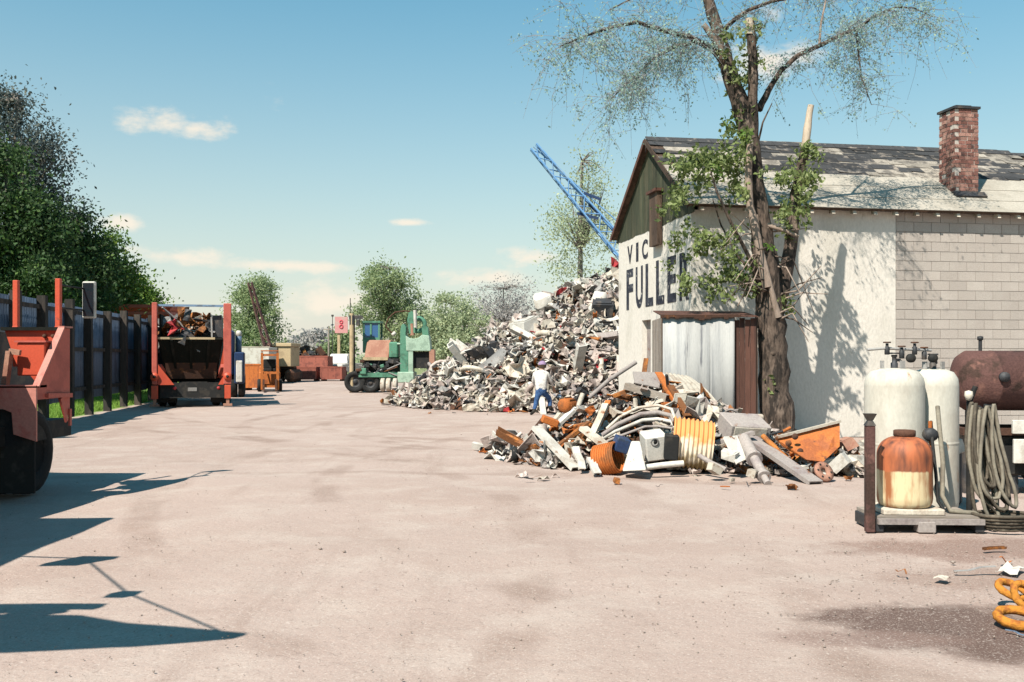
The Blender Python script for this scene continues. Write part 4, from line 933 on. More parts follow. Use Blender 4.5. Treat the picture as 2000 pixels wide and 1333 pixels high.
    LB = [('channel', 'cream', 'long cream channel sticking out at the left of the low pile', (1032, 888, 15.5), (1092, 806, 15.7)), ('channel', 'mauve_grey', 'mauve channel lying flat at the left front of the pile', (1022, 905, 15.1), (1100, 880, 14.9)),
          ('channel', 'rust', 'brown channel crossing behind the long white channel', (1090, 868, 14.7), (1150, 822, 14.9)), ('channel', 'cream', 'cream rail pointing up left of the curved pipes', (1150, 862, 14.4), (1182, 788, 14.9)),
          ('pipe', 'white_paint', 'white pipe lying along the front foot of the pile', (1250, 915, 13.6), (1335, 905, 13.6)), ('pipe', 'mauve_grey', 'grey pipe sloping down from the culvert to the ground', (1365, 890, 13.6), (1418, 918, 13.3)),
          ('channel', 'rust', 'dark rusty rail on the crest of the low pile', (1195, 772, 15.7), (1270, 742, 15.8)), ('channel', 'cream', 'pale rail leaning over the crest towards the shed', (1262, 788, 15.4), (1330, 752, 15.8)),
          ('channel', 'mauve_grey', 'grey rail in front of the grey cabinet', (1395, 862, 14.0), (1470, 842, 14.1)), ('pipe', 'rust', 'rusty pipe poking out left of the orange plate', (1490, 852, 14.1), (1545, 905, 13.6)),
          ('channel', 'white_paint', 'white rail at the foot of the orange plate', (1560, 912, 13.6), (1650, 890, 13.8)), ('pipe', 'cream', 'cream pipe standing askew behind the motor', (1120, 822, 15.4), (1138, 770, 15.6)),
          ('channel', 'orange_rust', 'orange rail wedged under the bent white arm', (1165, 838, 14.8), (1188, 782, 15.2)), ('channel', 'rust', 'rusty rail jutting up from the crest beside the shed', (1345, 812, 14.9), (1310, 752, 15.5))]
    for kd, mt, lb, a, b in LB:
        if kd == 'channel': chan('steel_channel', lb, a, b, rr.uniform(.08, .13), .05, mt)
        else: pipe('steel_pipe', lb, [a, tuple((p+q)/2+rr.uniform(-2, 2)*(j < 2) for j, (p, q) in enumerate(zip(a, b))), b], rr.uniform(.028, .045), mt)
    # corrugated culvert
    def culvert(label, c, r, L, rot, mat, n=36, half=False):
        prof = []; k = 64
        for i in range(k+1): prof.append((r+.016*math.sin(i/k*2*PI*9), -L/2+L*i/k))
        inner = [(q-.012, z) for q, z in reversed(prof)]
        m = MB().lathe(prof+inner+[prof[0]], n, Matrix.Rotation(PI/2, 4, 'Y'))
        o = m.build('corrugated_culvert', mat, None, c, rot); return tag(o, label, 'culvert')
    culvert('big corrugated culvert pipe, orange rust above and pale below', (2.52, 13.65, .40), .34, .56, (.1, .12, -.12), 'culvert')
    culvert('small rusty corrugated culvert end low at the front of the pile', (1.33, 13.5, .20), .21, .32, (0, -.25, -.5), 'orange_rust')
    # corrugated sheet sliding off the shed front
    M = Matrix.Translation(atp(1296, 722, 16.4))@Euler((1.0, .95, .25)).to_matrix().to_4x4()
    a, b, c_, d_ = atp(1300, 728, 16.6), atp(1345, 735, 17.1), atp(1412, 800, 15.7), atp(1335, 798, 15.1)
    m = MB(); nx_, ny_ = 25, 2; Pt = []; nrm = (c_-a).cross(b-d_).normalized()
    for j in range(7):
        for i in range(nx_):
            f, g = i/(nx_-1), j/6; p = a.lerp(b, f).lerp(d_.lerp(c_, f), g); Pt.append(p+nrm*(.016*math.sin(f*2*PI*6)+.05*math.sin(g*PI)))
    N_ = len(Pt); m.add(Pt+[p-nrm*.006 for p in Pt], [f for j in range(6) for i in range(nx_-1) for f in ((j*nx_+i, j*nx_+i+1, (j+1)*nx_+i+1, (j+1)*nx_+i), (N_+(j+1)*nx_+i, N_+(j+1)*nx_+i+1, N_+j*nx_+i+1, N_+j*nx_+i))], 0, True)
    tag(m.build('corrugated_sheet', 'cream'), 'pale corrugated sheet leaning down from the grey shed front', 'sheet')
    plate('steel_plate', 'pinkish panel leaning at the foot of the gable', [(1236, 726, 15.95), (1290, 728, 15.9), (1288, 758, 15.6), (1240, 748, 15.6)], .02, 'mauve_grey')
    # white hopper-like cone
    m = MB().hexa([atp(1216, 921, 13.5), atp(1262, 919, 13.35), atp(1262, 917, 13.75), atp(1216, 917, 13.8), atp(1233, 862, 13.75), atp(1250, 862, 13.7), atp(1250, 862, 13.85), atp(1234, 862, 13.9)])
    tag(m.build('sheet_hopper', 'white_paint', bevel=.01), 'white tapering sheet-metal hopper standing at the front of the pile', 'hopper')
    # white appliance side with a round port
    t = thing('appliance_shell', 'dented pale blue-white appliance shell with round port in the pile', 'appliance', atp(1281, 872, 13.9))
    MB().box((0, .18, 0), (.32, .36, .36), (.2, -.12, .1)).build('body', 'white_paint', t, bevel=.02)
    MB().torus((-.02, -.02, .06), .05, .012, (PI/2+.2, 0, 0), 16, 6).build('port_ring', 'grey_metal', t)
    MB().lathe([(.001, .008), (.045, .004), (.045, 0)], 16, Matrix.Translation((-.02, -.015, .06))@Matrix.Rotation(PI/2+.2, 4, 'X')).build('port', 'black', t)
    tag(MB().box((0, 0, 0), (.19, .2, .34), (.1, .05, -.1)).build('steel_box', 'black', None, atp(1311, 873, 13.75), bevel=.012), 'black box wedged between the white appliance and the culvert', 'box')
    tag(MB().box((0, 0, 0), (.2, .2, .2), (.2, .3, .2)).build('steel_box', 'navy', None, atp(1213, 868, 13.9), bevel=.012), 'dark blue box beneath the curved pipes', 'box')
    # orange motor and block
    t = thing('electric_motor', 'rusty orange motor near the left top of the low pile', 'motor', atp(1109, 792, 15.5))
    M = Matrix.Rotation(1.0, 4, 'Z')@Matrix.Rotation(PI/2, 4, 'Y')
    MB().lathe([(.001, -.16), (.08, -.16), (.11, -.13), (.115, .1), (.08, .14), (.001, .14)], 18, M).build('housing', 'orange_rust', t)
    MB().lathe([(.02, .13), (.02, .22)], 10, M).build('shaft', 'grey_metal', t)
    for q in range(8):
        a_ = 2*PI*q/8; MB().box((0, 0, 0), (.012, .2, .02)).build('cooling_fin', 'rust', t, M@Vector((.12*math.cos(a_), .12*math.sin(a_), 0)), (0, 0, 1.0+PI/2))
    tag(MB().box((0, 0, 0), (.26, .16, .11), (.1, .35, .15)).build('steel_block', 'orange_rust', None, atp(1074, 823, 15.2), bevel=.012), 'orange rusty block behind the long white channel', 'block')
    # grey cabinet top, white panel, stepped shaft, orange plate
    t = thing('steel_cabinet', 'mauve-grey steel cabinet lying on its back before the tree', 'cabinet', atp(1452, 838, 14.6), .2)
    MB().box((0, 0, 0), (.62, .5, .3), (.35, .06, 0)).build('body', 'mauve_grey', t, bevel=.015)
    MB().box((-.02, -.265, -.06), (.5, .015, .2), (.35, .06, 0)).build('door', 'cream', t, bevel=.006)
    plate('sheet_plate', 'bright white rectangular panel propped below the grey cabinet', [(1414, 853, 13.7), (1440, 851, 13.9), (1458, 897, 13.5), (1440, 905, 13.35)], .03, 'white_paint', 'panel')
    A, B = atp(1453, 858, 13.9), atp(1500, 946, 12.75); m = MB(); d = (B-A)
    for f0, f1, r in ((0, .42, .085), (.42, .47, .11), (.47, .82, .065), (.82, .86, .09), (.86, 1, .045)): m.tube([A+d*f0, A+d*f1], r, 14)
    tag(m.build('machine_shaft', 'mauve_grey'), 'stepped brown-grey machine shaft sloping down at the front', 'shaft')
    t = thing('orange_plate', 'large orange-red steel plate with holes leaning before the wall', 'plate', atp(1575, 870, 13.7))
    b0 = atp(1575, 870, 13.7)
    pg = [atp(*p)-b0 for p in ((1514, 856, 13.75), (1640, 824, 13.9), (1640, 872, 13.7), (1608, 902, 13.5), (1575, 898, 13.5), (1530, 872, 13.7))]
    MB().slab(pg, .02).build('plate', 'fork_orange', t)
    MB().bar(pg[0]+Vector((0, -.03, .01)), pg[1]+Vector((0, -.03, .01)), .05, .035).build('flange', 'cream', t)
    for (u, v) in ((1540, 866), (1553, 853), (1563, 882)):
        MB().lathe([(.001, .012), (.04, .008), (.045, 0)], 14, Matrix.Translation(atp(u, v, 13.6)-b0)@Matrix.Rotation(PI/2, 4, 'X')).build('dark_hole', 'dark_rust', t)  # dark discs stand in for the shaded holes of the plate
    # flange with bolt holes
    t = thing('pipe_flange', 'rusty tan flange with dark holes on the ground below the orange plate', 'flange', atp(1609, 922, 13.0))
    Mx = Euler((1.0, .2, .3)).to_matrix().to_4x4()
    MB().lathe([(.05, -.02), (.14, -.02), (.14, .02), (.05, .02), (.05, -.02)], 20, Mx).build('ring', 'tan_rust', t)
    for q in range(6):
        MB().lathe([(.001, .026), (.016, .024), (.016, .015)], 8, Mx@Matrix.Translation((.1*math.cos(q*PI/3), .1*math.sin(q*PI/3), 0))).build('bolt_hole', 'black', t)
    # gear at the far left tip
    t = thing('rusty_gear', 'small rusty gear lying at the far left tip of the pile', 'gear', atp(982, 866, 17.0))
    Mx = Euler((1.25, 0, .3)).to_matrix().to_4x4()
    MB().lathe([(.035, -.04), (.12, -.04), (.12, .04), (.035, .04), (.035, -.04)], 20, Mx).build('hub', 'orange_rust', t)
    for q in range(10):
        a_ = 2*PI*q/10; p = Mx@Vector((.135*math.cos(a_), .135*math.sin(a_), 0))
        MB().box((0, 0, 0), (.045, .04, .07), Mx.to_3x3()@Matrix.Rotation(a_, 3, 'Z')).build('tooth', 'rust', t, p)
    wheel('loose_wheel', None, atp(1005, 889, 15.3), .11, .09, 'grey_metal'); tag(bpy.data.objects['loose_wheel'], 'small black tyre at the left tip of the low pile', 'tyre')
    for (u, v, Y, s, lb, mt) in [(1640, 905, 13.6, .36, 'white crumpled casing below the right end of the orange plate', 'white_paint'), (1672, 900, 13.9, .3, 'small white casing next to the steel post of the gas rack', 'white_paint'), (1655, 868, 14.4, .34, 'tan rusty drum end behind the orange plate', 'tan_rust'),
                                 (1470, 925, 12.95, .2, 'small cream block at the foot of the stepped shaft', 'cream'), (1395, 916, 13.2, .22, 'cream fitting lying in front of the culvert', 'cream'), (1425, 890, 13.5, .26, 'white bracket right of the culvert', 'white_paint')]:
        o = inst('scrap_casing', SV['casing'][rr.randrange(5)], None, atp(u, v, Y), (rr.gauss(0, .4), rr.gauss(0, .4), rr.random()*6), (s, s, s), mt); tag(o, lb, 'casing')
    # strewn bits on the ground
    for i in range(34):
        u, v = rr.choice([(rr.uniform(985, 1260), rr.uniform(900, 945)), (rr.uniform(1260, 1680), rr.uniform(925, 960)), (rr.uniform(820, 1000), rr.uniform(795, 812))])
        g = gnd(u, v); kd = pick(rr, [('sheet', 4), ('strip', 3), ('channel', 2), ('casing', 2)]); s = rr.uniform(.06, .18); c = pick(rr, cw); c = 'rust' if c == 'dark_rust' else c
        lab = {'sheet': 'small %s sheet offcut', 'strip': 'small %s strip', 'channel': 'small %s channel offcut', 'casing': 'small %s lump'}[kd] % WORD[c]
        scatter_one(kd, (g.x, g.y, .02+s*.08), s, c, (rr.gauss(0, .15), rr.gauss(0, .15), rr.random()*6), lab+' strewn on the dirt beside the scrap', 'bits strewn on the dirt')
make_pile()

# ================================================================== VEHICLES
def make_red_truck():
    base = Vector((-6.6, 8.4, 0)); t = thing('red_hopper_truck', 'red truck with hopper tail and two upright stakes at the left edge', 'truck', base)
    def B(m, name, mat, parent=t, bevel=0): return m.build(name, mat, parent, -base if parent is t else (0, 0, 0), bevel=bevel)
    def S(*pts): return [Vector(p) for p in pts]
    XR = -5.25
    # tail fender plate (faces the camera) with its notch, folded top
    fp = S((-7.9, 10.73, 1.29), (XR, 10.73, 1.29), (XR, 10.73, .68), (-5.5, 10.73, .76), (-5.52, 10.73, 1.0), (-5.62, 10.73, 1.04), (-7.9, 10.73, 1.04))
    B(MB().slab([p for p in fp], .03), 'fender', 'sunlit_red')
    B(MB().bb(-7.9, XR, 10.73, 10.98, 1.272, 1.3), 'fender_top', 'sunlit_red')
    # hopper cheek and its flange
    ck = S((XR, 10.76, 1.27), (XR, 11.36, 1.95), (XR, 11.55, 1.95), (XR, 11.55, .93), (XR, 11.42, .93), (XR, 11.3, 1.14), (XR, 10.76, 1.14))
    B(MB().slab(ck, .025), 'hopper_cheek', 'faded_red')
    B(MB().bar((XR-.01, 10.75, 1.285), (XR-.01, 11.37, 1.965), .075, .02, up=(0, -1, 1)).bar((XR-.01, 11.35, 1.965), (XR-.01, 11.57, 1.965), .075, .02), 'cheek_flange', 'sunlit_red')
    B(MB().bar((XR+.012, 11.30, 1.14), (XR+.012, 11.44, .86), .02, .06).bar((XR+.012, 11.53, 1.0), (XR+.012, 11.53, .80), .02, .05).bar((XR+.02, 10.95, 1.18), (XR+.02, 11.55, 1.16), .03, .05), 'cheek_brace', 'faded_red')
    hb = S((-5.98, 11.46, 1.94), (-5.27, 11.46, 1.94), (-5.27, 11.46, 1.33), (-5.62, 11.46, 1.33), (-5.78, 11.46, 1.52), (-5.88, 11.46, 1.64))
    B(MB().slab(hb, .025), 'headboard', 'truck_red')
    B(MB().bb(-6.0, -5.27, 11.41, 11.5, 1.925, 1.965), 'headboard_rail', 'skip_black')
    bx = B(MB().bb(-5.64, -5.32, 11.08, 11.32, 1.4, 1.78), 'tool_box', 'truck_red', bevel=.012)
    MB().bb(-5.66, -5.3, 11.06, 11.34, 1.78, 1.80).build('box_lid', 'faded_red', bx)
    B(MB().bar((-5.73, 11.0, 1.28), (-5.68, 11.0, 1.68), .05, .09).bar((-5.68, 11.0, 1.68), (-5.56, 11.0, 1.66), .05, .06), 'lever', 'tan_rust')
    for x in (-5.86, -5.36): B(MB().bb(x-.03, x+.03, 11.47, 11.53, 1.5, 2.52 if x < -5.6 else 2.54).bb(x-.034, x+.034, 11.466, 11.534, 1.9, 1.98), 'stake', 'truck_red', bevel=.006)
    for x in (-5.5, -5.4): B(MB().lathe([(.001, .02), (.022, .018), (.022, 0)], 10, Matrix.Translation((x, 11.45, 1.86))@Matrix.Rotation(PI/2, 4, 'X')), 'bolt', 'dark_rust')
    # side mirror on its arms
    mr_ = B(MB().bb(-5.375, -5.215, 12.16, 12.22, 2.1, 2.56), 'mirror', 'white_paint', bevel=.012)
    MB().bb(-5.36, -5.23, 12.145, 12.158, 2.125, 2.54).build('mirror_glass', 'glass_dark', mr_)
    B(MB().tube([(-5.36, 11.52, 2.2), (-5.38, 12.0, 2.2), (-5.33, 12.24, 2.2)], .012, 7).tube([(-5.36, 11.52, 2.47), (-5.38, 12.0, 2.47), (-5.33, 12.24, 2.47)], .012, 7), 'mirror_arm', 'black')
    # dark body left of the hopper, chassis, running gear
    B(MB().bb(-7.6, -6.02, 10.8, 12.3, .95, 1.94), 'engine_box', 'dark_metal', bevel=.03)
    B(MB().bb(-7.5, -5.62, 3.9+1.4, 12.4, .62, .84).bb(-7.4, -5.9, 8.5, 10.7, .84, 1.2), 'chassis', 'black')
    for x in (-5.74, -6.03, -7.3, -7.6): wheel('wheel', t, Vector((x, 11.45, .5))-base, .5, .27, 'black')
    for x in (-5.75, -7.5): wheel('wheel', t, Vector((x, 6.4, .5))-base, .5, .27, 'dark_rust')
    B(MB().bb(-6.1, -5.29, 10.78, 10.80, .1, 1.03), 'mud_flap', 'rubber')
    B(MB().bb(-7.6, -5.67, 7.75, 10.6, 1.2, 1.95), 'shadow_bed', 'truck_red', bevel=.03)  # unseen bed body added to close the sunlit gap in the truck's shadow
    # cab in front (out of the photograph to the left); unseen boom, post and cable added to cast foreground shadows
    cb = B(MB().bb(-7.7, -5.5, 5.2, 7.6, .8, 3.25), 'cab', 'truck_red', bevel=.06)
    MB().bb(-5.498, -5.49, 5.9, 7.0, 1.9, 2.8).bb(-7.5, -5.8, 5.185, 5.198, 1.9, 2.9).build('cab_glass', 'glass_dark', cb)
    B(MB().bb(-4.85, -4.55, 5.85, 5.95, 2.45, 2.85), 'mirror', 'dark_metal')
    B(MB().tube([(-5.5, 6.0, 2.8), (-4.75, 5.92, 2.75)], .015, 6), 'mirror_arm', 'black')
    B(MB().bb(-6.9, -6.4, 3.5, 5.3, .6, .9).bb(-6.8, -6.5, 3.6, 3.9, .9, 2.95), 'shadow_boom_post', 'truck_red')
    m = MB(); z = 2.95
    m = MB(); m.slab(S((-6.9, 3.6, z), (-4.86, 3.55, z), (-4.3, 3.53, z), (-3.6, 3.65, z), (-3.08, 3.82, z), (-3.08, 3.86, z), (-3.5, 3.98, z), (-3.85, 4.06, z), (-4.2, 4.22, z), (-6.9, 4.3, z)), .1)
    m.bar((-6.9, 4.42, z+.04), (-4.14, 4.46, z+.04), .10, .08)
    for x in np.arange(-6.8, -4.3, .36): m.bar((x, 4.27, z+.05), (x+.3, 4.4, z+.05), .2, .05)
    m.v = [(x+.06, y-.24, q) for x, y, q in m.v]
    B(m, 'shadow_boom', 'truck_red')
    B(MB().tube([(-4.7, 5.9, 2.72), (-3.95, 4.7, 2.8), (-3.06, 3.61, 2.98)], .011, 6).bb(-4.02, -3.88, 4.64, 4.76, 2.7, 2.82), 'shadow_boom_cable', 'black')
make_red_truck()

def make_skip_truck():
    Y = 31.6; base = Vector((at(375, 0, Y).x, Y, 0)); t = thing('skip_truck', 'skip truck seen from behind with red lifting arms and loaded black skip', 'truck', base, .27)
    RM = Matrix.Translation(base)@Matrix.Rotation(.27, 4, 'Z')
    s = F/Y; X = lambda u: (u-375)/s; Z = lambda v: EYE+(HZ-v)/s
    def arm(sx, u0, u1):
        a = MB().bb(X(u0), X(u1), .0, .22, .75, Z(592)).build('lifting_arm', 'faded_red', t, bevel=.02)
        xm = (X(u0)+X(u1))/2
        MB().lathe([(.001, -.14), (.13, -.14), (.13, .14), (.001, .14)], 14, Matrix.Translation((xm, .1, 1.0))@Matrix.Rotation(PI/2, 4, 'X')).build('pivot', 'truck_red', a)
        MB().lathe([(.001, -.16), (.05, -.16), (.05, .16), (.001, .16)], 10, Matrix.Translation((xm, .1, 1.0))@Matrix.Rotation(PI/2, 4, 'X')).build('pivot_pin', 'black', a)
        MB().bb(xm-.07, xm+.07, .04, .2, 1.18, 1.5).build('arm_clamp', 'dark_metal', a)
        return a
    arm(-1, 301, 311); arm(1, 434, 449)
    MB().bar((X(306), .11, Z(597)), (X(441), .11, Z(597)), .06, .07).build('crossbar', 'steel_blue', t)
    for sx in (-1, 1):
        x = X(306) if sx < 0 else X(442)
        j = MB().bb(x-.1, x+.1, -.02, .14, .28, .72).build('stabiliser', 'truck_red', t, bevel=.01)
        MB().bb(x-.05, x+.05, .02, .1, .1, .3).bb(x-.14, x+.14, -.06, .18, .04, .11).build('stabiliser_foot', 'tan_rust', j)
    # brace gussets
    M = Matrix.Translation((0, .06, 0))
    MB().prism([(X(312), Z(712)), (X(312), Z(752)), (X(342), Z(752))], .05, M).build('gusset', 'truck_red', t)
    MB().prism([(X(434), Z(735)), (X(434), Z(752)), (X(424), Z(752))], .05, M).build('gusset', 'truck_red', t)
    MB().bar((X(314), .2, 1.35), (X(330), 1.4, .8), .12, .12).build('lift_ram', 'faded_red', t); MB().bar((X(432), .2, 1.35), (X(420), 1.4, .8), .12, .12).build('lift_ram', 'faded_red', t)
    # skip: open trapezoid tub
    x0, x1, zt, zb = X(313), X(431), Z(662), .82
    k = thing('skip', None, None); k.parent = t
    def tub():
        o = [(x0, .16, zt), (x1, .16, zt), (x1, 3.6, zt), (x0, 3.6, zt)]; b = [(x0+.24, .95, zb), (x1-.24, .95, zb), (x1-.24, 2.9, zb), (x0+.24, 2.9, zb)]
        for i in range(4):
            j = (i+1) % 4; MB().slab([o[i], o[j], b[j], b[i]], -.03).build('skip_side', 'skip_black', k)
        MB().slab(b, .03).build('skip_floor', 'skip_black', k)
    tub()
    MB().bb(x0-.03, x1-.22, .09, .16, zt-.02, zt+.05).build('skip_rim', 'tan_paint', k)
    MB().bb(x1-.2, x1+.02, .1, .16, zt-.02, zt+.04).bb(x0, x0+.05, .16, 3.6, zt, zt+.05).bb(x1-.05, x1, .16, 3.6, zt, zt+.05).build('skip_rim', 'skip_black', k)
    for f in (.2, .5, .8):
        xa = x0+(x1-x0)*f; xb = x0+.24+(x1-x0-.48)*f; MB().bar((xa, .11, zt-.05), (xb, .86, zb+.05), .08, .05).build('skip_rib', 'skip_black', k)
    # heightened tail boards at both sides
    MB().bb(x0+.0, x0+.06, .3, 3.4, zt+.06, zt+.8).build('side_board', 'skip_black', k); MB().bb(x1-.3, x1-.02, .3, .4, zt+.06, zt+.78).bb(x1-.08, x1-.02, .4, 3.4, zt+.06, zt+.8).build('side_board', 'dark_metal', k)
    MB().bar((x1-.32, .25, zt+.05), (x1-.34, .25, zt+.72), .05, .05).build('side_board_post', 'grey_metal', k)
    # chassis, bumper, wheels, cab
    MB().bb(-.45, .45, .6, 5.6, .55, .82).build('chassis', 'black', t); MB().bb(-1.0, 1.0, .25, .4, .30, .80).build('bumper_shade_panel', 'black', t)  # bumper deepened into a black panel that stands in for shade underneath
    MB().bb(-.14, .14, .235, .248, .52, .64).build('number_plate', 'grey_metal', t)
    for x in (-.55, .82): MB().lathe([(.001, .02), (.05, .016), (.055, 0)], 12, Matrix.Translation((x, .25, .62))@Matrix.Rotation(PI/2, 4, 'X')).build('tail_lamp', 'scrap_red', t)
    for x in (-1.0, -.68, .72, 1.04): wheel('wheel', t, (x, 1.25, .5), .5, .28, 'tan_rust')
    for x in (-.98, 1.0): wheel('wheel', t, (x, 5.2, .5), .5, .28, 'tan_rust')
    for x in (-.85, .88): MB().bb(x-.32, x+.32, .58, .6, .14, .72).build('mud_flap', 'rubber', t)
    cb = MB().bb(-1.1, 1.1, 4.3, 5.9, .8, 2.7).build('cab', 'truck_red', t, bevel=.08)
    MB().bb(-.8, .8, 4.285, 4.3, 1.7, 2.4).build('rear_window', 'glass_dark', cb)
    # the load
    rr = random.Random(17); G = 'scrap loaded in the black skip'
    cw = [('rust', 36), ('dark_metal', 36), ('grey_metal', 16), ('orange_rust', 3), ('cream', 9), ('scrap_red', 4)]
    for i in range(96):
        x = rr.uniform(x0+.15, x1-.35); y = rr.uniform(.3, 3.2); zz = zt+.0+rr.random()**.7*.82*(1-abs((x+.05)/1.5)**2)
        if i < 12: zz = zt-.35; y = .6+i*.2
        kd = pick(rr, KW); c = pick(rr, cw); p = RM@Vector((x, y, zz)); s_ = rr.uniform(.35, .8)*(.7 if kd in ('casing', 'drum', 'hoop') else 1)
        lab = {'sheet': 'bent %s sheet', 'strip': 'bent %s strip', 'channel': '%s channel section', 'pipe': 'crooked %s pipe', 'casing': 'dented %s casing', 'hoop': '%s metal hoop', 'drum': 'crushed %s drum'}[kd] % WORD[c]
        scatter_one(kd, p, s_, c, (rr.gauss(0, .6), rr.gauss(0, .6), rr.random()*6), lab+' loaded in the black skip of the truck', G)
    m = MB().hexa([(x0+.2, .7, zb+.1), (x1-.2, .7, zb+.1), (x1-.2, 3.0, zb+.1), (x0+.2, 3.0, zb+.1), (x0+.12, .35, zt+.05), (x1-.1, .35, zt+.05), (x1-.1, 3.3, zt+.3), (x0+.12, 3.3, zt+.3)])
    m.v = [tuple(RM@Vector(q)) for q in m.v]
    tag(m.build('scrap_fill', 'dark_rust'), 'dark packed scrap filling the truck skip', 'scrap', kind='stuff')
    b_ = MB().tube([(X(318), .5, Z(600)), (X(345), .8, Z(625)), (X(372), .6, Z(652))], [.03, .04, .05], 9); b_.v = [tuple(RM@Vector(q)) for q in b_.v]
    tag(b_.build('steel_pipe', 'grey_metal'), 'pale pipe slanting across the load of the skip truck', 'pipe')
make_skip_truck()

def make_stacked_skips():
    for i, lb in enumerate(('lowest red skip in the nested stack behind the fence', 'middle red skip in the nested stack behind the fence', 'topmost red skip in the nested stack behind the fence')):
        Y = 42; x0, x1 = at(232+i*1, 0, Y).x+.05*i, at(345, 0, Y).x; t = thing('red_skip', lb, 'skip', ((x0+x1)/2, Y, 0), .03*i-.02, 'nested red skips'); w = (x1-x0)/2
        zt = 3.2+.3*i; zb = zt-2.9 if i == 0 else zt-1.2
        o = [(-w, -.9, zt), (w, -.9, zt), (w, .9, zt), (-w, .9, zt)]; b = [(-w+.5, -.6, zb), (w-.5, -.6, zb), (w-.5, .6, zb), (-w+.5, .6, zb)]
        for q in range(4): MB().slab([o[q], o[(q+1) % 4], b[(q+1) % 4], b[q]], -.03).build('skip_side', 'truck_red', t)
        for q in range(4): MB().bar(o[q], o[(q+1) % 4], .1, .13).build('skip_rim', 'faded_red', t)
        MB().slab(b, .03).build('skip_floor', 'truck_red', t)
make_stacked_skips()

def make_blue_truck():
    Y = 39.4; t = thing('blue_tractor_truck', 'dark blue truck cab parked beyond the skip truck with a tall exhaust', 'truck', (-11.9, Y, 0), .24); 
    cb = MB().bb(-1.0, .62, .0, 1.6, .9, 2.75).build('cab', 'navy', t, bevel=.08)
    MB().bb(-.8, .45, -.012, .0, 1.75, 2.45).build('rear_window', 'glass_dark', cb)
    MB().bb(-.9, .9, -3.0+3.2, 3.4, .55, .85).build('chassis', 'black', t)
    MB().bb(-.7, .7, 1.6, 3.2, .9, 1.7).build('hood', 'navy', t, bevel=.08)
    f = MB().bb(.62, 1.02, -.05, 1.3, .55, 1.85).build('fuel_tank_fairing', 'navy', t, bevel=.05)
    MB().bb(.7, .95, -.12, -.06, .62, 1.5).build('fender_stripe', 'white_paint', f, bevel=.03)
    for x in (-.95, .85): wheel('wheel', t, (x, 2.6, .5), .5, .28)
    for x in (-.95, -.65, .6, .9): wheel('wheel', t, (x, .55, .48), .48, .26)
    e = MB().lathe([(.001, 1.6), (.12, 1.6), (.12, 2.55), (.001, 2.55)], 14, Matrix.Translation((.78, .6, 0))).build('exhaust_stack', 'steel_blue', t)
    MB().lathe([(.1, 2.5), (.125, 2.52), (.11, 2.68), (.07, 2.74), (.001, 2.74)], 14, Matrix.Translation((.78, .6, 0))).build('exhaust_cap', 'white_paint', e)
make_blue_truck()

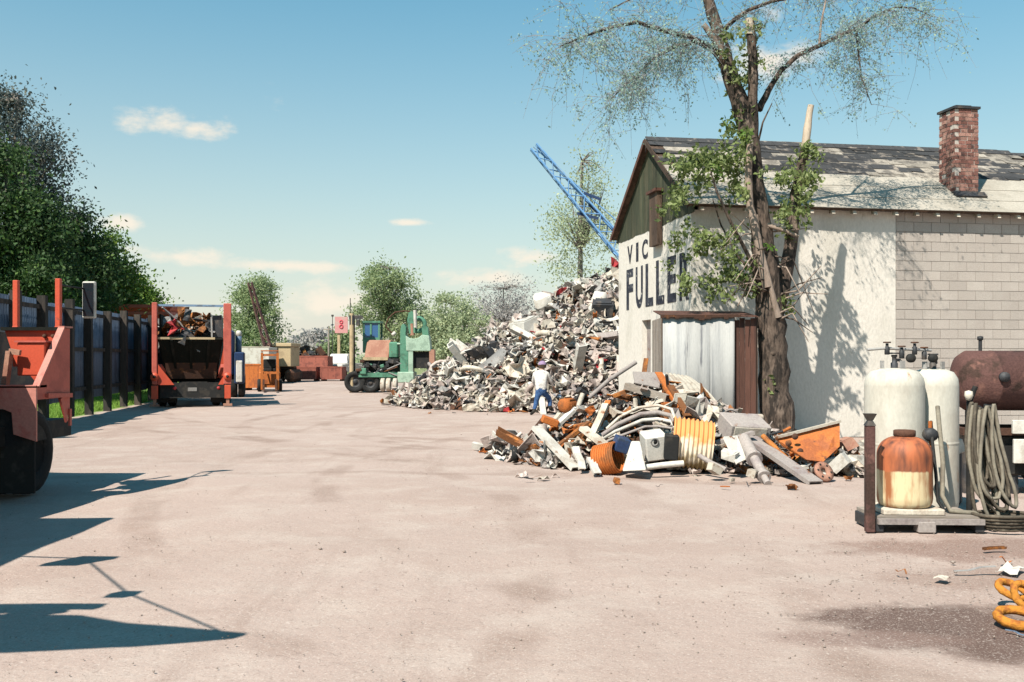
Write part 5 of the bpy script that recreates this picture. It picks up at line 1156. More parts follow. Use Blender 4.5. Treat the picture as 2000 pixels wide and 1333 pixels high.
def make_yard_machines():
    # ---- orange forklift
    Y = 46.3; t = thing('forklift', 'small orange forklift with upright mast parked mid-yard', 'forklift', (at(527, 0, Y).x, Y, 0), .25)
    MB().bb(-.5, .5, .55, 1.9, .3, .95).build('body', 'fork_orange', t, bevel=.06); MB().bb(-.5, .5, 1.7, 2.2, .25, 1.25).build('counterweight', 'fork_orange', t, bevel=.08)
    MB().bb(-.3, .3, .9, 1.45, .95, 1.1).bb(-.3, .3, 1.4, 1.52, 1.1, 1.55).build('seat', 'black', t, bevel=.03)
    for x in (-.36, .36):
        MB().bb(x-.06, x+.06, .0, .14, .1, 1.85).build('mast_upright', 'orange_rust', t); MB().bar((x, .2, .95), (x, .55, 1.95), .05).bar((x, 1.7, 1.2), (x, 1.6, 1.95), .05).build('guard_post', 'dark_rust', t)
        MB().bb(x*.8-.05, x*.8+.05, -1.0, -.02, .08, .13).bb(x*.8-.05, x*.8+.05, -.06, -.02, .08, .6).build('fork', 'dark_rust', t)
    for z in (.25, .9, 1.75): MB().bb(-.3, .3, .03, .1, z-.05, z+.05).build('mast_crossbar', 'fork_orange', t)
    MB().bb(-.42, .42, .5, 1.65, 1.93, 1.98).build('guard_roof', 'fork_orange', t)
    for x in (-.48, .48): wheel('wheel', t, (x, .5, .3), .3, .2, 'tan_paint'); wheel('wheel', t, (x*.9, 1.75, .25), .25, .18, 'tan_paint')
    def bin_(label, u0, u1, v0, Y, d, mat, name='scrap_bin', legs=True):
        xa, xb = at(u0, 0, Y).x, at(u1, 0, Y).x; zt = at(0, v0, Y).z; t = thing(name, label, 'bin', ((xa+xb)/2, Y, 0)); w = (xb-xa)/2
        for q, (a, b) in enumerate((((-w, 0), (w, 0)), ((w, .031), (w, d)), ((w, d+.031), (-w, d+.031)), ((-w, d), (-w, .031)))):
            MB().slab([(a[0], a[1], .12), (b[0], b[1], .12), (b[0], b[1], zt), (a[0], a[1], zt)], .03).build('bin_side', mat, t)
        MB().bb(-w+.03, w-.03, .04, d, .12, .16).build('bin_floor', mat, t)
        for x in np.linspace(-w+.08, w-.08, 4): MB().bb(x-.03, x+.03, -.035, -.002, .14, zt-.02).build('bin_rib', mat, t)
        MB().bb(-w-.03, w+.03, -.05, -.001, zt-.06, zt+.03).build('bin_rim', mat, t)
        for x in (-w+.1, w-.1): MB().bb(x-.06, x+.06, .05, d-.02, 0, .118).build('skid', 'dark_rust', t)
        return t
    bin_('orange-brown steel bin left of the forklift', 474, 507, 712, 48.5, 1.2, 'fork_orange')
    bin_('rust-red steel bin, left of the two at the end of the yard', 574, 617, 717, 68, 1.6, 'bin_rust')
    bin_('rust-red steel bin, right of the two at the end of the yard', 626, 668, 717, 68, 1.6, 'bin_rust')
    bin_('dark red bin heaped with black scrap behind the rust-red bins', 572, 640, 696, 73, 2.0, 'bin_rust')
    rr = random.Random(5)
    for i in range(14):
        u = rr.uniform(580, 632); p = at(u, rr.uniform(686, 697), 74); scatter_one(rr.choice(('casing', 'sheet', 'drum')), p, rr.uniform(.5, 1.0), rr.choice(('dark_metal', 'dark_rust', 'dark_metal', 'rust')), (rr.random()*3, rr.random()*3, 0), 'black scrap lump heaped on the dark red bin', 'black scrap heaped on the far bin')
    t = thing('scrap_tractor', 'small dark machine with black tyre left of the rust-red bins', 'machine', at(560, 0, 66)*1, 0); t.location.z = 0
    MB().bb(-.5, .35, 0, 1.5, .4, 1.05).bb(-.3, .2, .2, .9, 1.05, 1.5).build('body', 'dark_rust', t, bevel=.05); 
    for x in (-.55, .5): wheel('wheel', t, (x, .3, .45), .45, .25, 'tan_paint'); wheel('wheel', t, (x, 1.4, .32), .32, .2, 'tan_paint')
    # ---- white box trailer
    Y = 60; t = thing('box_trailer', 'white box trailer standing behind the forklift', 'trailer', (at(500, 0, Y).x, Y, 0), .1)
    MB().bb(-.95, .8, 0, 3.5, .95, 2.28).build('body', 'white_paint', t, bevel=.03); MB().bb(-.9, .75, .05, 3.5, .75, .95).build('frame', 'black', t)
    for x in (-.8, .65): wheel('wheel', t, (x, 2.4, .4), .4, .22)
    MB().bb(-.98, .83, -.015, .05, 2.26, 2.32).build('top_rail', 'cream', t)
    # ---- tan crane with rusty lattice boom
    Y = 64; t = thing('tan_crane', 'tan crawler crane with dark rusty lattice boom raised in front of a tree', 'crane', (at(543, 0, Y).x, Y, 0), 0)
    MB().bb(-.8, .85, 0, 2.6, 1.05, 2.35).build('house', 'tan_paint', t, bevel=.03); MB().bb(-.85, .9, -.1, 2.7, 2.36, 2.6).build('house_roof', 'tan_paint', t, bevel=.03)
    MB().bb(-.35, .02, -.02, .0, 1.3, 2.25).build('doorway', 'black', t); MB().bb(-.7, -.45, -.02, .0, 1.6, 2.2).build('window', 'glass_dark', t)
    for x in (-.75, .75): MB().bb(x-.3, x+.3, -.2, 2.8, .05, .85).build('crawler_track', 'dark_rust', t, bevel=.2)
    MB().lathe([(.001, .8), (.6, .8), (.6, 1.05), (.001, 1.05)], 18, Matrix.Translation((0, 1.2, 0))).build('turntable', 'black', t)
    lattice(t, Vector((-.45, -.1, 1.6)), at(500, 556, Y)-Vector((at(543, 0, Y).x, Y, 0))-Vector((0, 1.5, 0)), .42, .22, 9, 'crane_rust', .05)
    # ---- pickup
    Y = 75; t = thing('white_pickup', 'white pickup truck parked nose-on beyond the rust-red bins', 'pickup', (at(646, 0, Y).x, Y, 0), -.15)
    MB().hexa([(-.95, 0, .5), (.95, 0, .5), (.95, 1.5, .5), (-.95, 1.5, .5), (-.9, .05, 1.12), (.9, .05, 1.12), (.95, 1.5, 1.22), (-.95, 1.5, 1.22)]).build('hood', 'white_paint', t, bevel=.06)
    cb = MB().hexa([(-.95, 1.5, .5), (.95, 1.5, .5), (.95, 3.1, .5), (-.95, 3.1, .5), (-.72, 2.0, 1.95), (.72, 2.0, 1.95), (.72, 3.0, 1.95), (-.72, 3.0, 1.95)]).build('cab', 'white_paint', t, bevel=.06)
    MB().slab([(-.82, 1.52, 1.25), (.82, 1.52, 1.25), (.66, 1.86, 1.86), (-.66, 1.86, 1.86)], -.02).build('windscreen', 'glass_dark', cb)
    MB().bb(-.95, .95, 3.1, 5.0, .5, 1.2).build('cargo_bed', 'white_paint', t, bevel=.04); MB().bb(-.98, .98, -.1, .0, .42, .62).build('bumper', 'grey_metal', t); MB().bb(-.55, .55, -.02, .0, .68, 1.0).build('grille', 'black', t)
    for x in (-.75, .75): MB().bb(x-.12, x+.12, -.02, .0, .74, .98).build('headlight', 'cream', t)
    for x in (-.85, .85): wheel('wheel', t, (x, .8, .36), .36, .22); wheel('wheel', t, (x, 3.9, .36), .36, .22)
    # ---- sign on a post
    Y = 79; t = thing('roadside_sign', 'pink sign with red marks on a tall tan post at the yard end', 'sign', (at(661, 0, Y).x, Y, 0))
    MB().bb(-.11, .11, .1, .3, 0, 3.7).build('post', 'tan_paint', t); xa, xb = at(654, 0, Y).x-t.location.x, at(679, 0, Y).x-t.location.x; za, zb = at(0, 651, Y).z, at(0, 619, Y).z
    MB().bb(xa, xb, 0, .08, za, zb).build('board', 'sign_pink', t)
    xm = (xa+xb)/2
    for z, r in ((zb-.42, .16), (zb-.80, .18)):
        MB().torus((xm, -.012, z), r*.75, r*.28, (PI/2, 0, 0), 14, 5).build('mark', 'sign_red', t)
    MB().tube([(xa-.2, .05, 0), (xa-.2, .05, zb+.0)], .03, 6).lathe([(.001, 0), (.1, .02), (.1, .16), (.001, .18)], 10, Matrix.Translation((xa-.2, .05, zb))).build('lamp', 'dark_metal', t)
    Y = 100; t = thing('utility_pole', 'thin grey utility pole against the pale sky left of the sign', 'pole', (at(642, 0, Y).x, Y, 0))
    MB().tube([(0, 0, 0), (0, 0, 4.9)], [.12, .08], 8).build('shaft', 'grey_wood', t); MB().bb(-.5, .5, -.05, .05, 4.5, 4.6).build('crossarm', 'grey_wood', t)
def lattice(t, a, b, w0, w1, n, mat, r):
    """four chords with zig-zag lacing, each face of lacing one part"""
    d = (b-a).normalized(); x = d.cross(Vector((0, 1, 0))).normalized(); y = d.cross(x).normalized()
    def c(i, f): s = (w0+(w1-w0)*f)/2; sx, sy = ((-1, -1), (1, -1), (1, 1), (-1, 1))[i]; return a.lerp(b, f)+x*sx*s+y*sy*s
    bo = thing('boom', None, None); bo.parent = t
    for i in range(4): MB().tube([c(i, 0), c(i, 1)], r, 6).build('chord', mat, bo)
    for i in range(4):
        j = (i+1) % 4; m = MB()
        for k in range(n):
            p, q = (i, j) if k % 2 else (j, i); m.tube([c(p, k/n), c(q, (k+1)/n)], r*.6, 5)
        m.build('lacing', mat, bo)
    return c
make_yard_machines()

def make_green_machine():
    Y = 45.0; base = Vector((at(765, 0, Y).x, Y, 0)); t = thing('green_shear_machine', 'green scrap shear with arched head, cab and hose on a wheeled chassis', 'machine', base)
    s = F/Y; X = lambda u: (u-765)/s; Z = lambda v: EYE+(HZ-v)/s
    MB().bb(X(684), X(805), .3, 2.2, .5, .95).build('chassis', 'machine_green', t, bevel=.04); MB().bb(X(700), X(778), .05, .3, .72, .92).build('running_board', 'machine_green', t)
    MB().bb(X(705), X(785), .4, 2.0, .95, Z(700)).build('engine_bay', 'black', t); 
    for u, r in ((692, .5), (722, .45)): wheel('wheel', t, (X(u), .25, r), r, .3, 'dark_metal', 'Y'); wheel('wheel', t, (X(u), 2.2, r), r, .3, 'dark_metal', 'Y')
    gr = random.Random(31)
    for q in range(22):
        u = gr.uniform(700, 780); c0 = Vector((X(u), gr.uniform(.0, .3), gr.uniform(.75, 1.5)))
        if q % 2: MB().tube([c0, c0+Vector((gr.uniform(-.4, .4), -.05, gr.uniform(-.2, .2))), c0+Vector((gr.uniform(-.6, .6), 0, gr.uniform(-.4, .4)))], .03, 6).build('hydraulic_hose', gr.choice(('black', 'dark_rust', 'grey_metal')), t)
        else: MB().box(c0, (gr.uniform(.1, .35), .2, gr.uniform(.1, .3)), (gr.uniform(-.2, .2), gr.uniform(-.3, .3), 0)).build('engine_block', gr.choice(('dark_metal', 'dark_rust', 'machine_green', 'black')), t, bevel=.02)
    # tan engine cover
    MB().hexa([(X(709), .3, Z(702)), (X(757), .3, Z(702)), (X(757), 1.9, Z(702)), (X(709), 1.9, Z(702)), (X(713), .75, Z(664)), (X(760), .75, Z(664)), (X(760), 1.7, Z(664)), (X(713), 1.7, Z(664))]).build('engine_cover', 'tan_rust', t, bevel=.03)
    MB().bb(X(707), X(756), .24, .3, Z(704), Z(698)).build('cover_edge', 'tan_paint', t)
    # cab
    cb = thing('cab', None, None); cb.parent = t
    x0, x1, z0, z1 = X(702), X(736), Z(668), Z(627)
    MB().bb(x0, x1, 1.0, 2.0, z0-.5, z0+.22).bb(x0-.03, x1+.03, .95, 2.05, z1-.06, z1+.03).build('cab_shell', 'machine_green', cb)
    for (x, y) in ((x0+.04, 1.04), (x1-.04, 1.04), (x0+.04, 1.96), (x1-.04, 1.96), (x0+.38, 1.03)): MB().bb(x-.04, x+.04, y-.04, y+.04, z0+.22, z1-.06).build('cab_pillar', 'machine_green', cb)
    MB().bb(x0+.42, x1-.08, 1.03, 1.05, z0+.22, z1-.06).bb(x0+.08, x0+.34, 1.03, 1.05, z0+.22, z1-.06).build('cab_glass', 'glass_blue', cb); MB().bb(x0+.55, x0+.72, 1.3, 1.4, z0+.2, z1-.2).build('seat_back', 'grey_metal', cb)
    # light mast
    MB().tube([(X(685), .3, 0), (X(685), .3, Z(612))], .11, 8).build('mast', 'tan_paint', t); MB().tube([(X(689), .36, .4), (X(688), .36, Z(616))], .07, 6).build('mast_cable', 'black', t); MB().tube([(X(682), .3, Z(612)), (X(682), .3, Z(582))], .02, 5).build('aerial', 'dark_metal', t)
    MB().bb(X(680), X(706), .25, .4, Z(623), Z(616)).bb(X(681), X(689), .2, .45, Z(634), Z(616)).bb(X(694), X(700), .2, .45, Z(636), Z(624)).build('mast_head', 'dark_metal', t)
    # arched shear head
    P = [(X(781), Z(735)), (X(781), Z(648)), (X(783), Z(636)), (X(788), Z(632)), (X(793), Z(640)), (X(792), Z(655)), (X(797), Z(661)), (X(797), Z(735))]
    M = Matrix.Translation((0, .5, 0))
    MB().prism(P, .8, M).build('head_column', 'machine_green', t, bevel=.02)
    MB().prism([(X(793), Z(686)), (X(792), Z(656)), (X(800), Z(661)), (X(808), Z(662)), (X(817), Z(660)), (X(824), Z(654)), (X(838), Z(656)), (X(841), Z(686))], .85, M).build('lower_jaw', 'mint', t, bevel=.02)
    MB().prism([(X(824), Z(652)), (X(823), Z(640)), (X(828), Z(634)), (X(835), Z(640)), (X(837), Z(662)), (X(826), Z(656))], .7, M).build('jaw_ear', 'machine_green', t)
    MB().prism([(X(794), Z(625)), (X(797), Z(610)), (X(803), Z(607)), (X(808), Z(612)), (X(810), Z(650)), (X(798), Z(652))], .5, M).build('upper_jaw', 'machine_green', t)
    MB().tube([(X(804), .35, Z(655)), (X(803), .35, Z(632))], .12, 10).build('ram', 'tan_rust', t); MB().tube([(X(811), .1, Z(640)), (X(810), .1, Z(606))], .08, 9).build('ram_rod', 'white_paint', t)
    MB().torus((X(815), .5, Z(634)), .3, .11, (PI/2, 0, 0), 22, 8).build('flywheel', 'machine_green', t)
    MB().bb(X(806), X(837), .3, 1.0, Z(720), Z(687)).build('jaw_cavity', 'black', t); MB().bb(X(838), X(848), .1, .9, Z(745), Z(683)).build('side_leg', 'tan_rust', t)
    MB().bb(X(797), X(806), .1, .9, Z(730), Z(686)).build('inner_column', 'mint', t); MB().bb(X(776), X(808), .0, 1.0, Z(748), Z(727)).build('foot_block', 'mint', t, bevel=.03)
    MB().bb(X(758), X(776), .3, 1.2, Z(700), Z(668)).build('hydraulic_tank', 'machine_green', t, bevel=.06); MB().tube([(X(766), .35, Z(672)), (X(781), .35, Z(672))], .05, 7).build('hydraulic_line', 'mint', t)
    MB().tube([(X(806), .3, Z(610)), (X(790), .25, Z(607)), (X(770), .25, Z(610)), (X(757), .25, Z(622)), (X(752), .25, Z(636)), (X(758), .25, Z(645)), (X(767), .25, Z(652))], .035, 7).build('hose', 'dark_rust', t); MB().lathe([(.001, -.1), (.09, -.1), (.09, .1), (.001, .1)], 8, Matrix.Translation((X(768), .25, Z(652)))@Matrix.Rotation(.8, 4, 'Y')).build('hose_end', 'white_paint', t)
    MB().tube([(X(808), .5, .3), (X(840), .5, .3)], .2, 10).build('axle', 'dark_rust', t); MB().bb(X(800), X(845), .3, 1.2, .0, .35).build('base_skid', 'dark_rust', t)
    for i, (u, lb) in enumerate(((748, 'left'), (759, 'middle'), (772, 'right'))):
        w = wheel('worn_tyre', None, at(u, 752, 43.6), .3, .2, 'cream'); w.rotation_euler = (0, 0, 0); w.material_slots[0].link = 'OBJECT'; w.material_slots[0].material = MATS['cream']; tag(w, '%s one of three pale worn tyres leaning by the green machine' % lb, 'tyre', 'tyres leaning by the green machine')
        for q in [w]+list(w.children): pass
    # blue crane behind the building
    Y = 45.5; b2 = Vector((10.2, Y, 0)); c = thing('blue_crane', 'blue lattice crane boom rising behind the building', 'crane', b2)
    tip = at(1042, 287, Y)-b2; low = at(1193, 463, Y)-b2; foot = low+(low-tip).normalized()*5.6
    lattice(c, foot, tip, .95, .34, 20, 'crane_blue', .05)
    mid = tip.lerp(low, .62)
    MB().bar(mid+Vector((.1, 0, .45)), mid+Vector((.9, 0, .15)), .12).bar(mid+Vector((-.2, 0, -.5)), mid+Vector((.8, 0, -.75)), .12).bar(mid+Vector((.35, 0, -.1)), mid+Vector((1.3, 0, -.95)), .1).build('jib_bracket', 'navy', c)
    MB().tube([tip, tip.lerp(foot, .5)+Vector((.5, 0, .55)), foot+Vector((1.2, 0, 1.4))], .03, 5).build('pendant_line', 'crane_blue', c)
    MB().bb(-1.6, 1.6, -1.4, 1.4, 1.0, 3.0).build('house', 'crane_blue', c, bevel=.05)
    for y in (-1.3, 1.3): MB().bb(-2, 2, y-.35, y+.35, .02, .95).build('crawler_track', 'dark_rust', c, bevel=.2)
make_green_machine()

# ================================================================== GAS BOTTLES AND TANK
def bottle(name, label, loc, r, h, mat, collar=True, grp=None):
    t = thing(name, label, 'gas bottle', loc, R.random(), grp)
    pr = [(r*.9, 0), (r*.93, .02), (r*.93, .05), (r*.98, .09), (r, .13), (r, h*.48-.006), (r, h*.48), (r*1.01, h*.483), (r*1.01, h*.495), (r, h*.498), (r, h*.498+.006), (r, h-.18), (r, h-.17), (r*.96, h-.10), (r*.80, h-.035), (r*.5, h-.006), (.05, h), (.001, h)]
    if not collar: pr = [(r*.86, 0), (r*.93, .012), (r*.98, .04), (r, .08), (r, .09), (r, h*.5), (r, h*.715), (r, h*.72)]+[(r*math.cos(a)**.7, h*.72+h*.28*math.sin(a)) for a in np.linspace(.12, 1.5, 10)]+[(.001, h)]
    MB().lathe(pr, 32).build('body', mat, t)
    if not collar: MB().lathe([(.09, h-.005), (.10, h), (.10, h+.05), (.09, h+.055), (.085, h), (.09, h-.005)], 20).build('collar', 'dark_rust', t)
    if collar:
        v = MB().lathe([(.035, h-.01), (.035, h+.05), (.022, h+.06), (.022, h+.11), (.03, h+.115), (.03, h+.135), (.001, h+.135)], 12).build('valve', 'dark_metal', t)
        MB().torus((0, 0, h+.15), .045, .009, None, 16, 6).bb(-.045, .045, -.006, .006, h+.143, h+.157).build('handwheel', 'dark_metal', v)
        MB().tube([(0, 0, h+.08), (.09, .0, h+.08), (.13, .01, h+.06)], .014, 8).build('outlet', 'dark_metal', v)
        for a in (0.6, 2.7, 4.4): MB().box((r*.45*math.cos(a), r*.45*math.sin(a), h+.03), (.02, .05, .09), (0, 0, a)).build('collar_lug', 'grey_metal', t)
    return t
def make_rack():
    D = .145
    t = thing('gas_rack', 'steel skid with corner post and plank deck carrying gas bottles', 'rack', (3.30, 8.95, 0), -.04)
    for i in range(3):
        MB().bb(.06, 1.02, .02+i*.20, .02+i*.20+.188, D-.035, D-R.uniform(0, .006)).build('deck_plank', 'grey_wood', t)
    for x in (.04, .95): MB().bb(x, x+.08, 0, .6, .0, D-.036).build('runner', 'dark_metal', t, bevel=.006)
    MB().bb(.42, .58, -.04, .1, 0, D-.04).build('foot_block', 'mauve_grey', t, bevel=.008)
    MB().bb(.06, 1.02, -.035, .015, D-.07, D-.02).build('front_angle', 'mauve_grey', t)
    p = MB().bb(-.045, .035, -.03, .05, 0, .98).build('corner_post', 'purple_rust', t, bevel=.006)
    MB().hexa([(-.05, -.035, .98), (.04, -.035, .98), (.04, .055, .98), (-.05, .055, .98), (-.025, -.01, 1.03), (.015, -.01, 1.03), (.015, .03, 1.03), (-.025, .03, 1.03)]).hexa([(-.03, -.015, 1.03), (.02, -.015, 1.03), (.02, .035, 1.03), (-.03, .035, 1.03), (-.055, -.04, 1.09), (.045, -.04, 1.09), (.045, .06, 1.09), (-.055, .06, 1.09)]).build('post_cap', 'dark_metal', p)
    MB().bb(.14, .70, .06, .52, D+.001, D+.055).build('pad', 'cream', t, bevel=.008)
    bottle('gas_bottle', 'short rusty gas bottle with yellowed base at the front of the rack', (3.72, 9.22, D+.06), .25, .66, 'tank_rusty', collar=False)
    bottle('gas_bottle', 'tall white gas bottle behind the rusty one on the rack', (3.89, 9.9, 0), .29, 1.5, 'tank_white')
    bottle('gas_bottle', 'white gas bottle half hidden at the right of the rack', (4.37, 10.1, 0), .25, 1.49, 'tank_white')
    # manifold
    m = thing('gas_manifold', 'dark pipe manifold with valves on top of the white gas bottles', 'manifold', (3.89, 9.83, 1.60))
    MB().tube([(-.30, 0, .085), (-.12, 0, .10), (.1, .05, .09), (.45, .25, .08)], .014, 8).build('pipe', 'grey_metal', m)
    for x, y, z in ((-.1, 0, .05), (.06, .03, .01), (.22, .1, .05), (.36, .2, .0)):
        v = MB().lathe([(.02, -.045), (.026, -.04), (.026, .03), (.015, .04), (.015, .07), (.001, .07)], 10, Matrix.Translation((x, y, z+.03))).build('valve', 'dark_metal', m)
        MB().torus((x, y, z+.11), .032, .008, None, 14, 6).build('handwheel', 'dark_rust', v)
    for x, y in ((.12, -.02), (.42, .16)):
        MB().lathe([(.001, -.02), (.045, -.02), (.045, .02), (.001, .02)], 16, Matrix.Translation((x, y-.03, .0))@Matrix.Rotation(PI/2, 4, 'X')).build('gauge', 'black', m)
    # straps and torch leads on the right of the bottles
    tag(MB().tube([(4.2, 9.6, 1.12), (4.15, 9.45, .95), (4.12, 9.3, .6), (4.07, 9.2, .3), (4.1, 9.1, .17), (4.3, 9.05, .16), (4.45, 9.1, .08)], .022, 9).build('torch_lead', 'hose_pale'), 'pale torch lead hanging down the right of the gas bottles', 'hose')
    tag(MB().tube([(4.1, 9.52, .98), (4.04, 9.35, .8), (4.03, 9.25, .5), (4.02, 9.18, .25), (4.06, 9.12, .16)], .016, 8).build('torch_lead', 'black'), 'black torch lead beside the rusty gas bottle', 'hose')
    rg = thing('gas_regulator', 'dark regulator with brass fittings between the gas bottles', 'regulator', (4.05, 9.42, .86)); MB().lathe([(.001, -.05), (.06, -.05), (.07, 0), (.06, .05), (.001, .05)], 16, Matrix.Rotation(PI/2, 4, 'X')).build('body', 'dark_metal', rg)
    MB().tube([(0, 0, .05), (0, 0, .13)], .02, 8).build('stem', 'orange_rust', rg); MB().tube([(.0, 0, -.05), (.02, 0, -.15), (-.02, 0, -.25)], .02, 8).build('tail', 'orange_rust', rg)
    # hose stand
    h = thing('hose_stand', 'dark post with a crook carrying coiled hoses beside the rack', 'stand', (4.42, 9.35, 0))
    MB().tube([(0, .05, 0), (0, .05, .9), (-.0, .05, 1.18), (.05, .03, 1.33)], [.03, .03, .028, .024], 10).build('post', 'black', h); MB().tube([(0, .05, 1.1), (.02, -.1, 1.13), (.02, -.2, 1.10), (.02, -.24, 1.16)], .022, 8).build('crook', 'black', h)
    MB().lathe([(.001, .05), (.035, .04), (.04, 0), (.025, -.04), (.001, -.05)], 12, Matrix.Translation((-.03, 0, 1.24))).build('knob', 'cream', h)
    MB().bb(-.2, .25, -.1, .3, 0, .03).build('foot', 'dark_rust', h)
    rr = random.Random(4); m1 = MB(); m2 = MB()
    for i in range(15):
        x0 = 4.38+rr.uniform(-.05, .16); y0 = 9.14+rr.uniform(-.05, .08); w = rr.uniform(.05, .12); zt = 1.14+rr.uniform(-.04, .04); zb = rr.uniform(.05, .45); sh = rr.uniform(.02, .22)*(1-zb)
        pts = []
        for k in range(25):
            a = 2*PI*k/24; f = .5-.5*math.cos(a); s_ = math.sin(a)
            pts.append((x0+w*s_*(.6+.8*f)+sh*f*f, y0+rr.uniform(-.004, .004)-.10*f*rr.uniform(.8, 1.2)+.03*s_, zt+(zb-zt)*f**.8))
        (m1 if i % 4 else m2).tube(pts, .017, 7)
    ho = m1.build('hose_bundle', ['hose']); tag(ho, 'thick bundle of olive-brown hoses hung over the dark stand', 'hose'); m2.build('hose_loop', ['hose_pale'], ho)
    m3 = MB()
    for i in range(5):
        a0 = rr.random()*6; pts = [(4.55+.20*math.cos(a0+q*.5)*(1+.1*i), 9.0+.14*math.sin(a0+q*.5)*(1+.1*i), .03+.03*i+.01*q/14) for q in range(15)]; m3.tube(pts, .017, 7)
    tag(m3.build('hose_coil', 'hose'), 'coil of dark hose lying on the ground at the foot of the stand', 'hose')
make_rack()
def make_compressor():
    b0 = Vector((5.32, 11.3, 0)); t = thing('rusty_air_tank', 'large rust-brown horizontal tank on a trailer frame at the right edge', 'tank', b0, -.06)
    r, L, zc = .36, 1.9, 1.33; M = Matrix.Translation((0, .45, zc))@Matrix.Rotation(PI/2, 4, 'Y')
    MB().lathe([(.001, -.02), (r*.5, .0), (r*.85, .05), (r, .13), (r, .4), (r*1.008, .402), (r*1.008, .42), (r, .422), (r, L-.13), (r*.85, L-.05), (r*.5, L), (.001, L+.02)], 40, M).build('vessel', 'purple_rust', t)
    MB().tube([(.3, .45, zc+r-.02), (.3, .45, zc+r+.16)], .022, 8).lathe([(.001, 0), (.035, .01), (.035, .05), (.001, .06)], 10, Matrix.Translation((.3, .45, zc+r+.12))).build('relief_valve', 'dark_metal', t)
    MB().lathe([(.001, -.03), (.06, -.02), (.06, .02), (.001, .03)], 14, Matrix.Translation((.42, .07, zc+.05))@Matrix.Rotation(PI/2, 4, 'X')).build('hand_hole', 'dark_metal', t)
    for x in (.3, 1.5):
        MB().bb(x-.05, x+.05, .12, .78, .78, zc-r+.08).build('saddle', 'dark_metal', t)
    MB().bb(-.05, L+.1, .08, .16, .70, .78).bb(-.05, L+.1, .74, .82, .70, .78).bb(-.05, .03, .16, .74, .7, .78).build('trailer_frame', 'dark_rust', t)
    MB().bb(.5, L, .03, .075, .72, .88).build('side_panel', 'white_paint', t, bevel=.006); MB().bb(.5, L, .0, .045, .38, .66).build('side_panel', 'white_paint', t, bevel=.006)
    MB().bb(.1, L, .17, .73, .22, .69).build('engine_box', 'black', t, bevel=.02)
    for y in (.02, .88): wheel('wheel', t, (1.25, y, .33), .33, .18, 'dark_metal', 'Y')
    for x in (.05, .6): MB().bb(x-.035, x+.035, .2, .28, 0, .7).build('leg', 'dark_metal', t)
    c = thing('fuel_can', 'red fuel can on the trailer behind the gas bottles', 'can', (5.02, 11.22, .79)); MB().box((0, 0, .1), (.22, .14, .2)).build('body', 'scrap_red', c, bevel=.02); MB().tube([(.06, 0, .2), (.09, 0, .27)], .02, 8).build('spout', 'yellow', c); MB().bar((-.07, 0, .225), (.04, 0, .225), .02, .02).build('handle', 'scrap_red', c)
    c.location = (4.72, 10.75, .6)
    tag(MB().bb(4.55, 4.92, 10.6, 10.9, .0, .6).build('oil_drum_box', 'dark_metal', bevel=.03), 'dark box standing behind the hoses with the red can on it', 'box')
    tag(MB().box((0, 0, 0), (.36, .04, .14), (0, -.35, .1)).build('white_board', 'white_paint', None, (4.62, 10.3, .62), bevel=.006), 'short white board tilted behind the hose bundle', 'board')
make_compressor()
def make_ground_bits():
    G = 'orange rings by the oil stain'
    for i, (u, v, rr_, r, e, lb) in enumerate([(1978, 1165, .09, .024, (.35, .2, 0), 'upper orange steel ring lying at the right edge'), (1988, 1205, .11, .028, (.15, -.1, .4), 'largest lower orange steel ring at the right edge'), (2003, 1178, .085, .024, (.9, .3, .2), 'orange ring propped between the other two rings')]):
        g = gnd(u, v+18); tm = MB().torus((0, 0, 0), rr_, r, None, 40, 12); tm.v = [tuple(Vector(q)*(1+.07*mnoise.noise((q[0]*30, q[1]*30, q[2]*30+i)))) for q in tm.v]; o = tm.build('steel_ring', 'ring_orange', None, (g.x, g.y, .05+.05*(i != 1)), e); tag(o, lb, 'ring', G)
    for (u, v, k, s, m_, lb) in [(1975, 1118, 'sheet', .26, 'white_paint', 'torn white sheet on the dirt above the orange rings'), (1905, 1122, 'strip', .3, 'grey_metal', 'grey metal strip lying left of the torn white sheet'), (1960, 1102, 'strip', .14, 'orange_rust', 'small orange strip beyond the torn white sheet'), (1990, 1240, 'strip', .14, 'steel_blue', 'small blue-grey strip below the orange rings'),
                                 (2000, 930, 'casing', .3, 'tan_rust', 'brown lump on the dirt under the white trailer panel'), (1940, 1080, 'channel', .2, 'rust', 'rusty channel offcut by the hose coil'), (1840, 1135, 'sheet', .12, 'cream', 'small pale flake on the dirt before the gas rack'), (1760, 1125, 'strip', .12, 'rust', 'small rusty strip on the dirt before the gas rack')]:
        g = gnd(u, v); scatter_one(k, (g.x, g.y, .03 if k != 'casing' else .08), s, m_, (R.uniform(-.15, .15), R.uniform(-.1, .1), R.random()*6), lb, None).scale.z *= .35 if k == 'sheet' else 1
make_ground_bits()

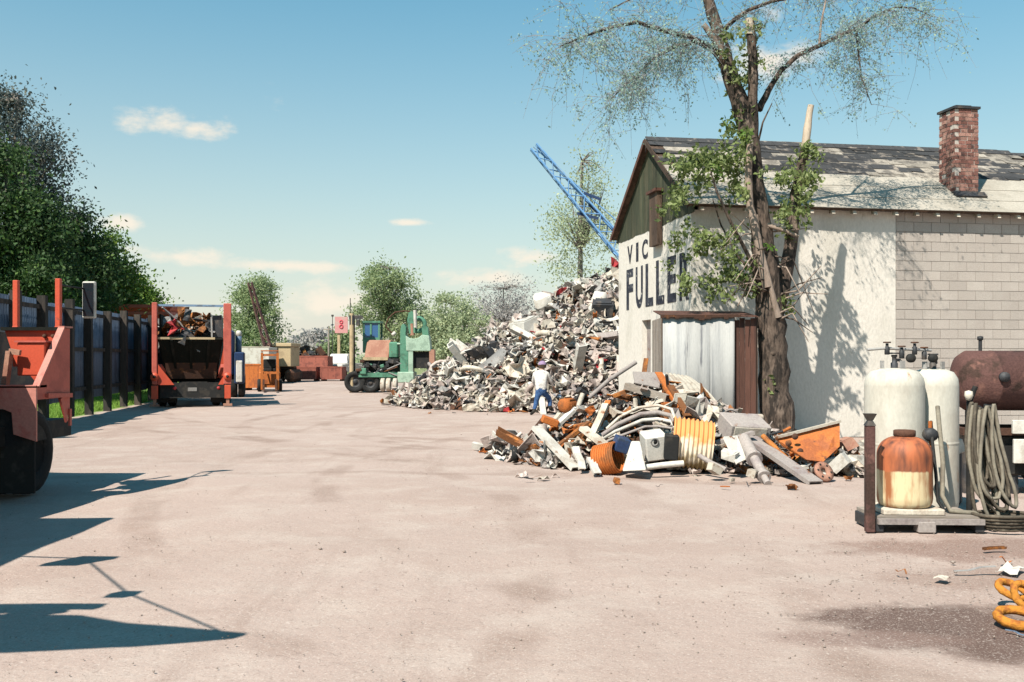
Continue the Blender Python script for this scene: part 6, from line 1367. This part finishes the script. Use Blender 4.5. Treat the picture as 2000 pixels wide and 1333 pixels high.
# ================================================================== PERSON
def make_person():
    Y = 27.4; b = Vector((at(1052, 0, Y).x, Y, 0)); s = F/Y
    def J(u, v, d): p = at(u, v, Y); return Vector((p.x-b.x, d, p.z))
    J_ = {'pel': (J(1056, 763, 0), .135), 'spn': (J(1056, 749, .03), .15), 'che': (J(1057, 736, .10), .165), 'nek': (J(1058, 724, .17), .065), 'hed': (J(1060, 717, .22), .095), 'top': (J(1060, 710.5, .23), .08),
          'shl': (J(1044, 731, .12), .075), 'ell': (J(1042, 747, .22), .052), 'wrl': (J(1050, 757, .36), .036), 'hal': (J(1053, 762, .40), .04),
          'shr': (J(1070, 731, .12), .075), 'elr': (J(1077, 746, .2), .052), 'wrr': (J(1082, 757, .36), .036), 'har': (J(1083, 762, .40), .04),
          'hil': (J(1051, 768, .0), .10), 'knl': (J(1047, 788, .02), .08), 'anl': (J(1042, 805, -.10), .055), 'tol': (J(1036, 809.5, .02), .045),
          'hir': (J(1062, 768, .02), .10), 'knr': (J(1074, 779, .22), .082), 'anr': (J(1075, 800, .16), .055), 'tor': (J(1082, 803, .32), .045)}
    E = [('pel', 'spn'), ('spn', 'che'), ('che', 'nek'), ('nek', 'hed'), ('hed', 'top'), ('che', 'shl'), ('shl', 'ell'), ('ell', 'wrl'), ('wrl', 'hal'), ('che', 'shr'), ('shr', 'elr'), ('elr', 'wrr'), ('wrr', 'har'), ('pel', 'hil'), ('hil', 'knl'), ('knl', 'anl'), ('anl', 'tol'), ('pel', 'hir'), ('hir', 'knr'), ('knr', 'anr'), ('anr', 'tor')]
    V = [v for v, r in J_.values()]; K = list(J_); Rd = [r for v, r in J_.values()]; ed = [(K.index(x), K.index(y)) for x, y in E]
    for sd, w_, h_ in (('l', 'wrl', 'hal'), ('r', 'wrr', 'har')):   # fingers
        hp = J_[h_][0]; d = (hp-J_[w_][0]).normalized(); sidev = d.cross(Vector((0, 1, 0))).normalized()
        for q in range(5):
            o_ = sidev*(-.03+.018*q); l1 = .05 if q else .035
            V += [hp+o_+d*.04, hp+o_*1.15+d*(.04+l1)+Vector((0, .02, -.01))]; Rd += [.012, .009]; n = len(V); ed += [(K.index(h_), n-2), (n-2, n-1)]
    me = bpy.data.meshes.new('body'); me.from_pydata(V, ed, []); o = bpy.data.objects.new('body', me); col.objects.link(o)
    sk = o.modifiers.new('skin', 'SKIN'); sk.use_smooth_shade = True
    for i, q in enumerate(me.skin_vertices[0].data): q.radius = (Rd[i], Rd[i]*.9); q.use_root = (i == 0)
    o.modifiers.new('sub', 'SUBSURF').levels = 2
    bpy.context.view_layer.update(); ev = o.evaluated_get(bpy.context.evaluated_depsgraph_get()); m2 = bpy.data.meshes.new_from_object(ev); bpy.data.objects.remove(o)
    for m in ('shirt', 'jeans', 'skin', 'black'): m2.materials.append(MATS[m])
    zb = J_['pel'][0].z+.05; nk = J_['nek'][0]
    for p in m2.polygons:
        c = p.center; dmin = min((c-J_[k][0]).length for k in ('hal', 'har'))
        if c.z > nk.z+.02 and (c-J_['hed'][0]).length < .3: mi = 2
        elif dmin < .13: mi = 2
        elif c.z < zb and (c-J_['ell'][0]).length > .22 and (c-J_['elr'][0]).length > .22: mi = 1
        else: mi = 0
        if mi == 1 and min((c-J_[k][0]).length for k in ('tol', 'tor', 'anl', 'anr')) < .1: mi = 3
        p.material_index = mi; p.use_smooth = True
    t = thing('person', 'person in white shirt and blue jeans bending over beside the tall heap', 'person', b)
    bd = obj('body', m2, t)
    hp = J_['hed'][0]; cp = MB().lathe([(.112, .0), (.115, .04), (.10, .09), (.06, .125), (.001, .135)], 18, Matrix.Translation(hp+Vector((0, .01, .035)))@Matrix.Rotation(-.3, 4, 'X')).build('cap', 'cap', t)
    MB().hexa([hp+Vector(q) for q in ((-.07, .09, .02), (.07, .09, .02), (.05, .2, .0), (-.05, .2, .0), (-.07, .09, .04), (.07, .09, .04), (.05, .2, .012), (-.05, .2, .012))]).build('cap_peak', 'cap', t)
    MB().lathe([(.104, -.03), (.108, .04), (.106, .06)], 16, Matrix.Translation(hp+Vector((0, -.012, 0)))).build('hair', 'dark_wood', t)
make_person()
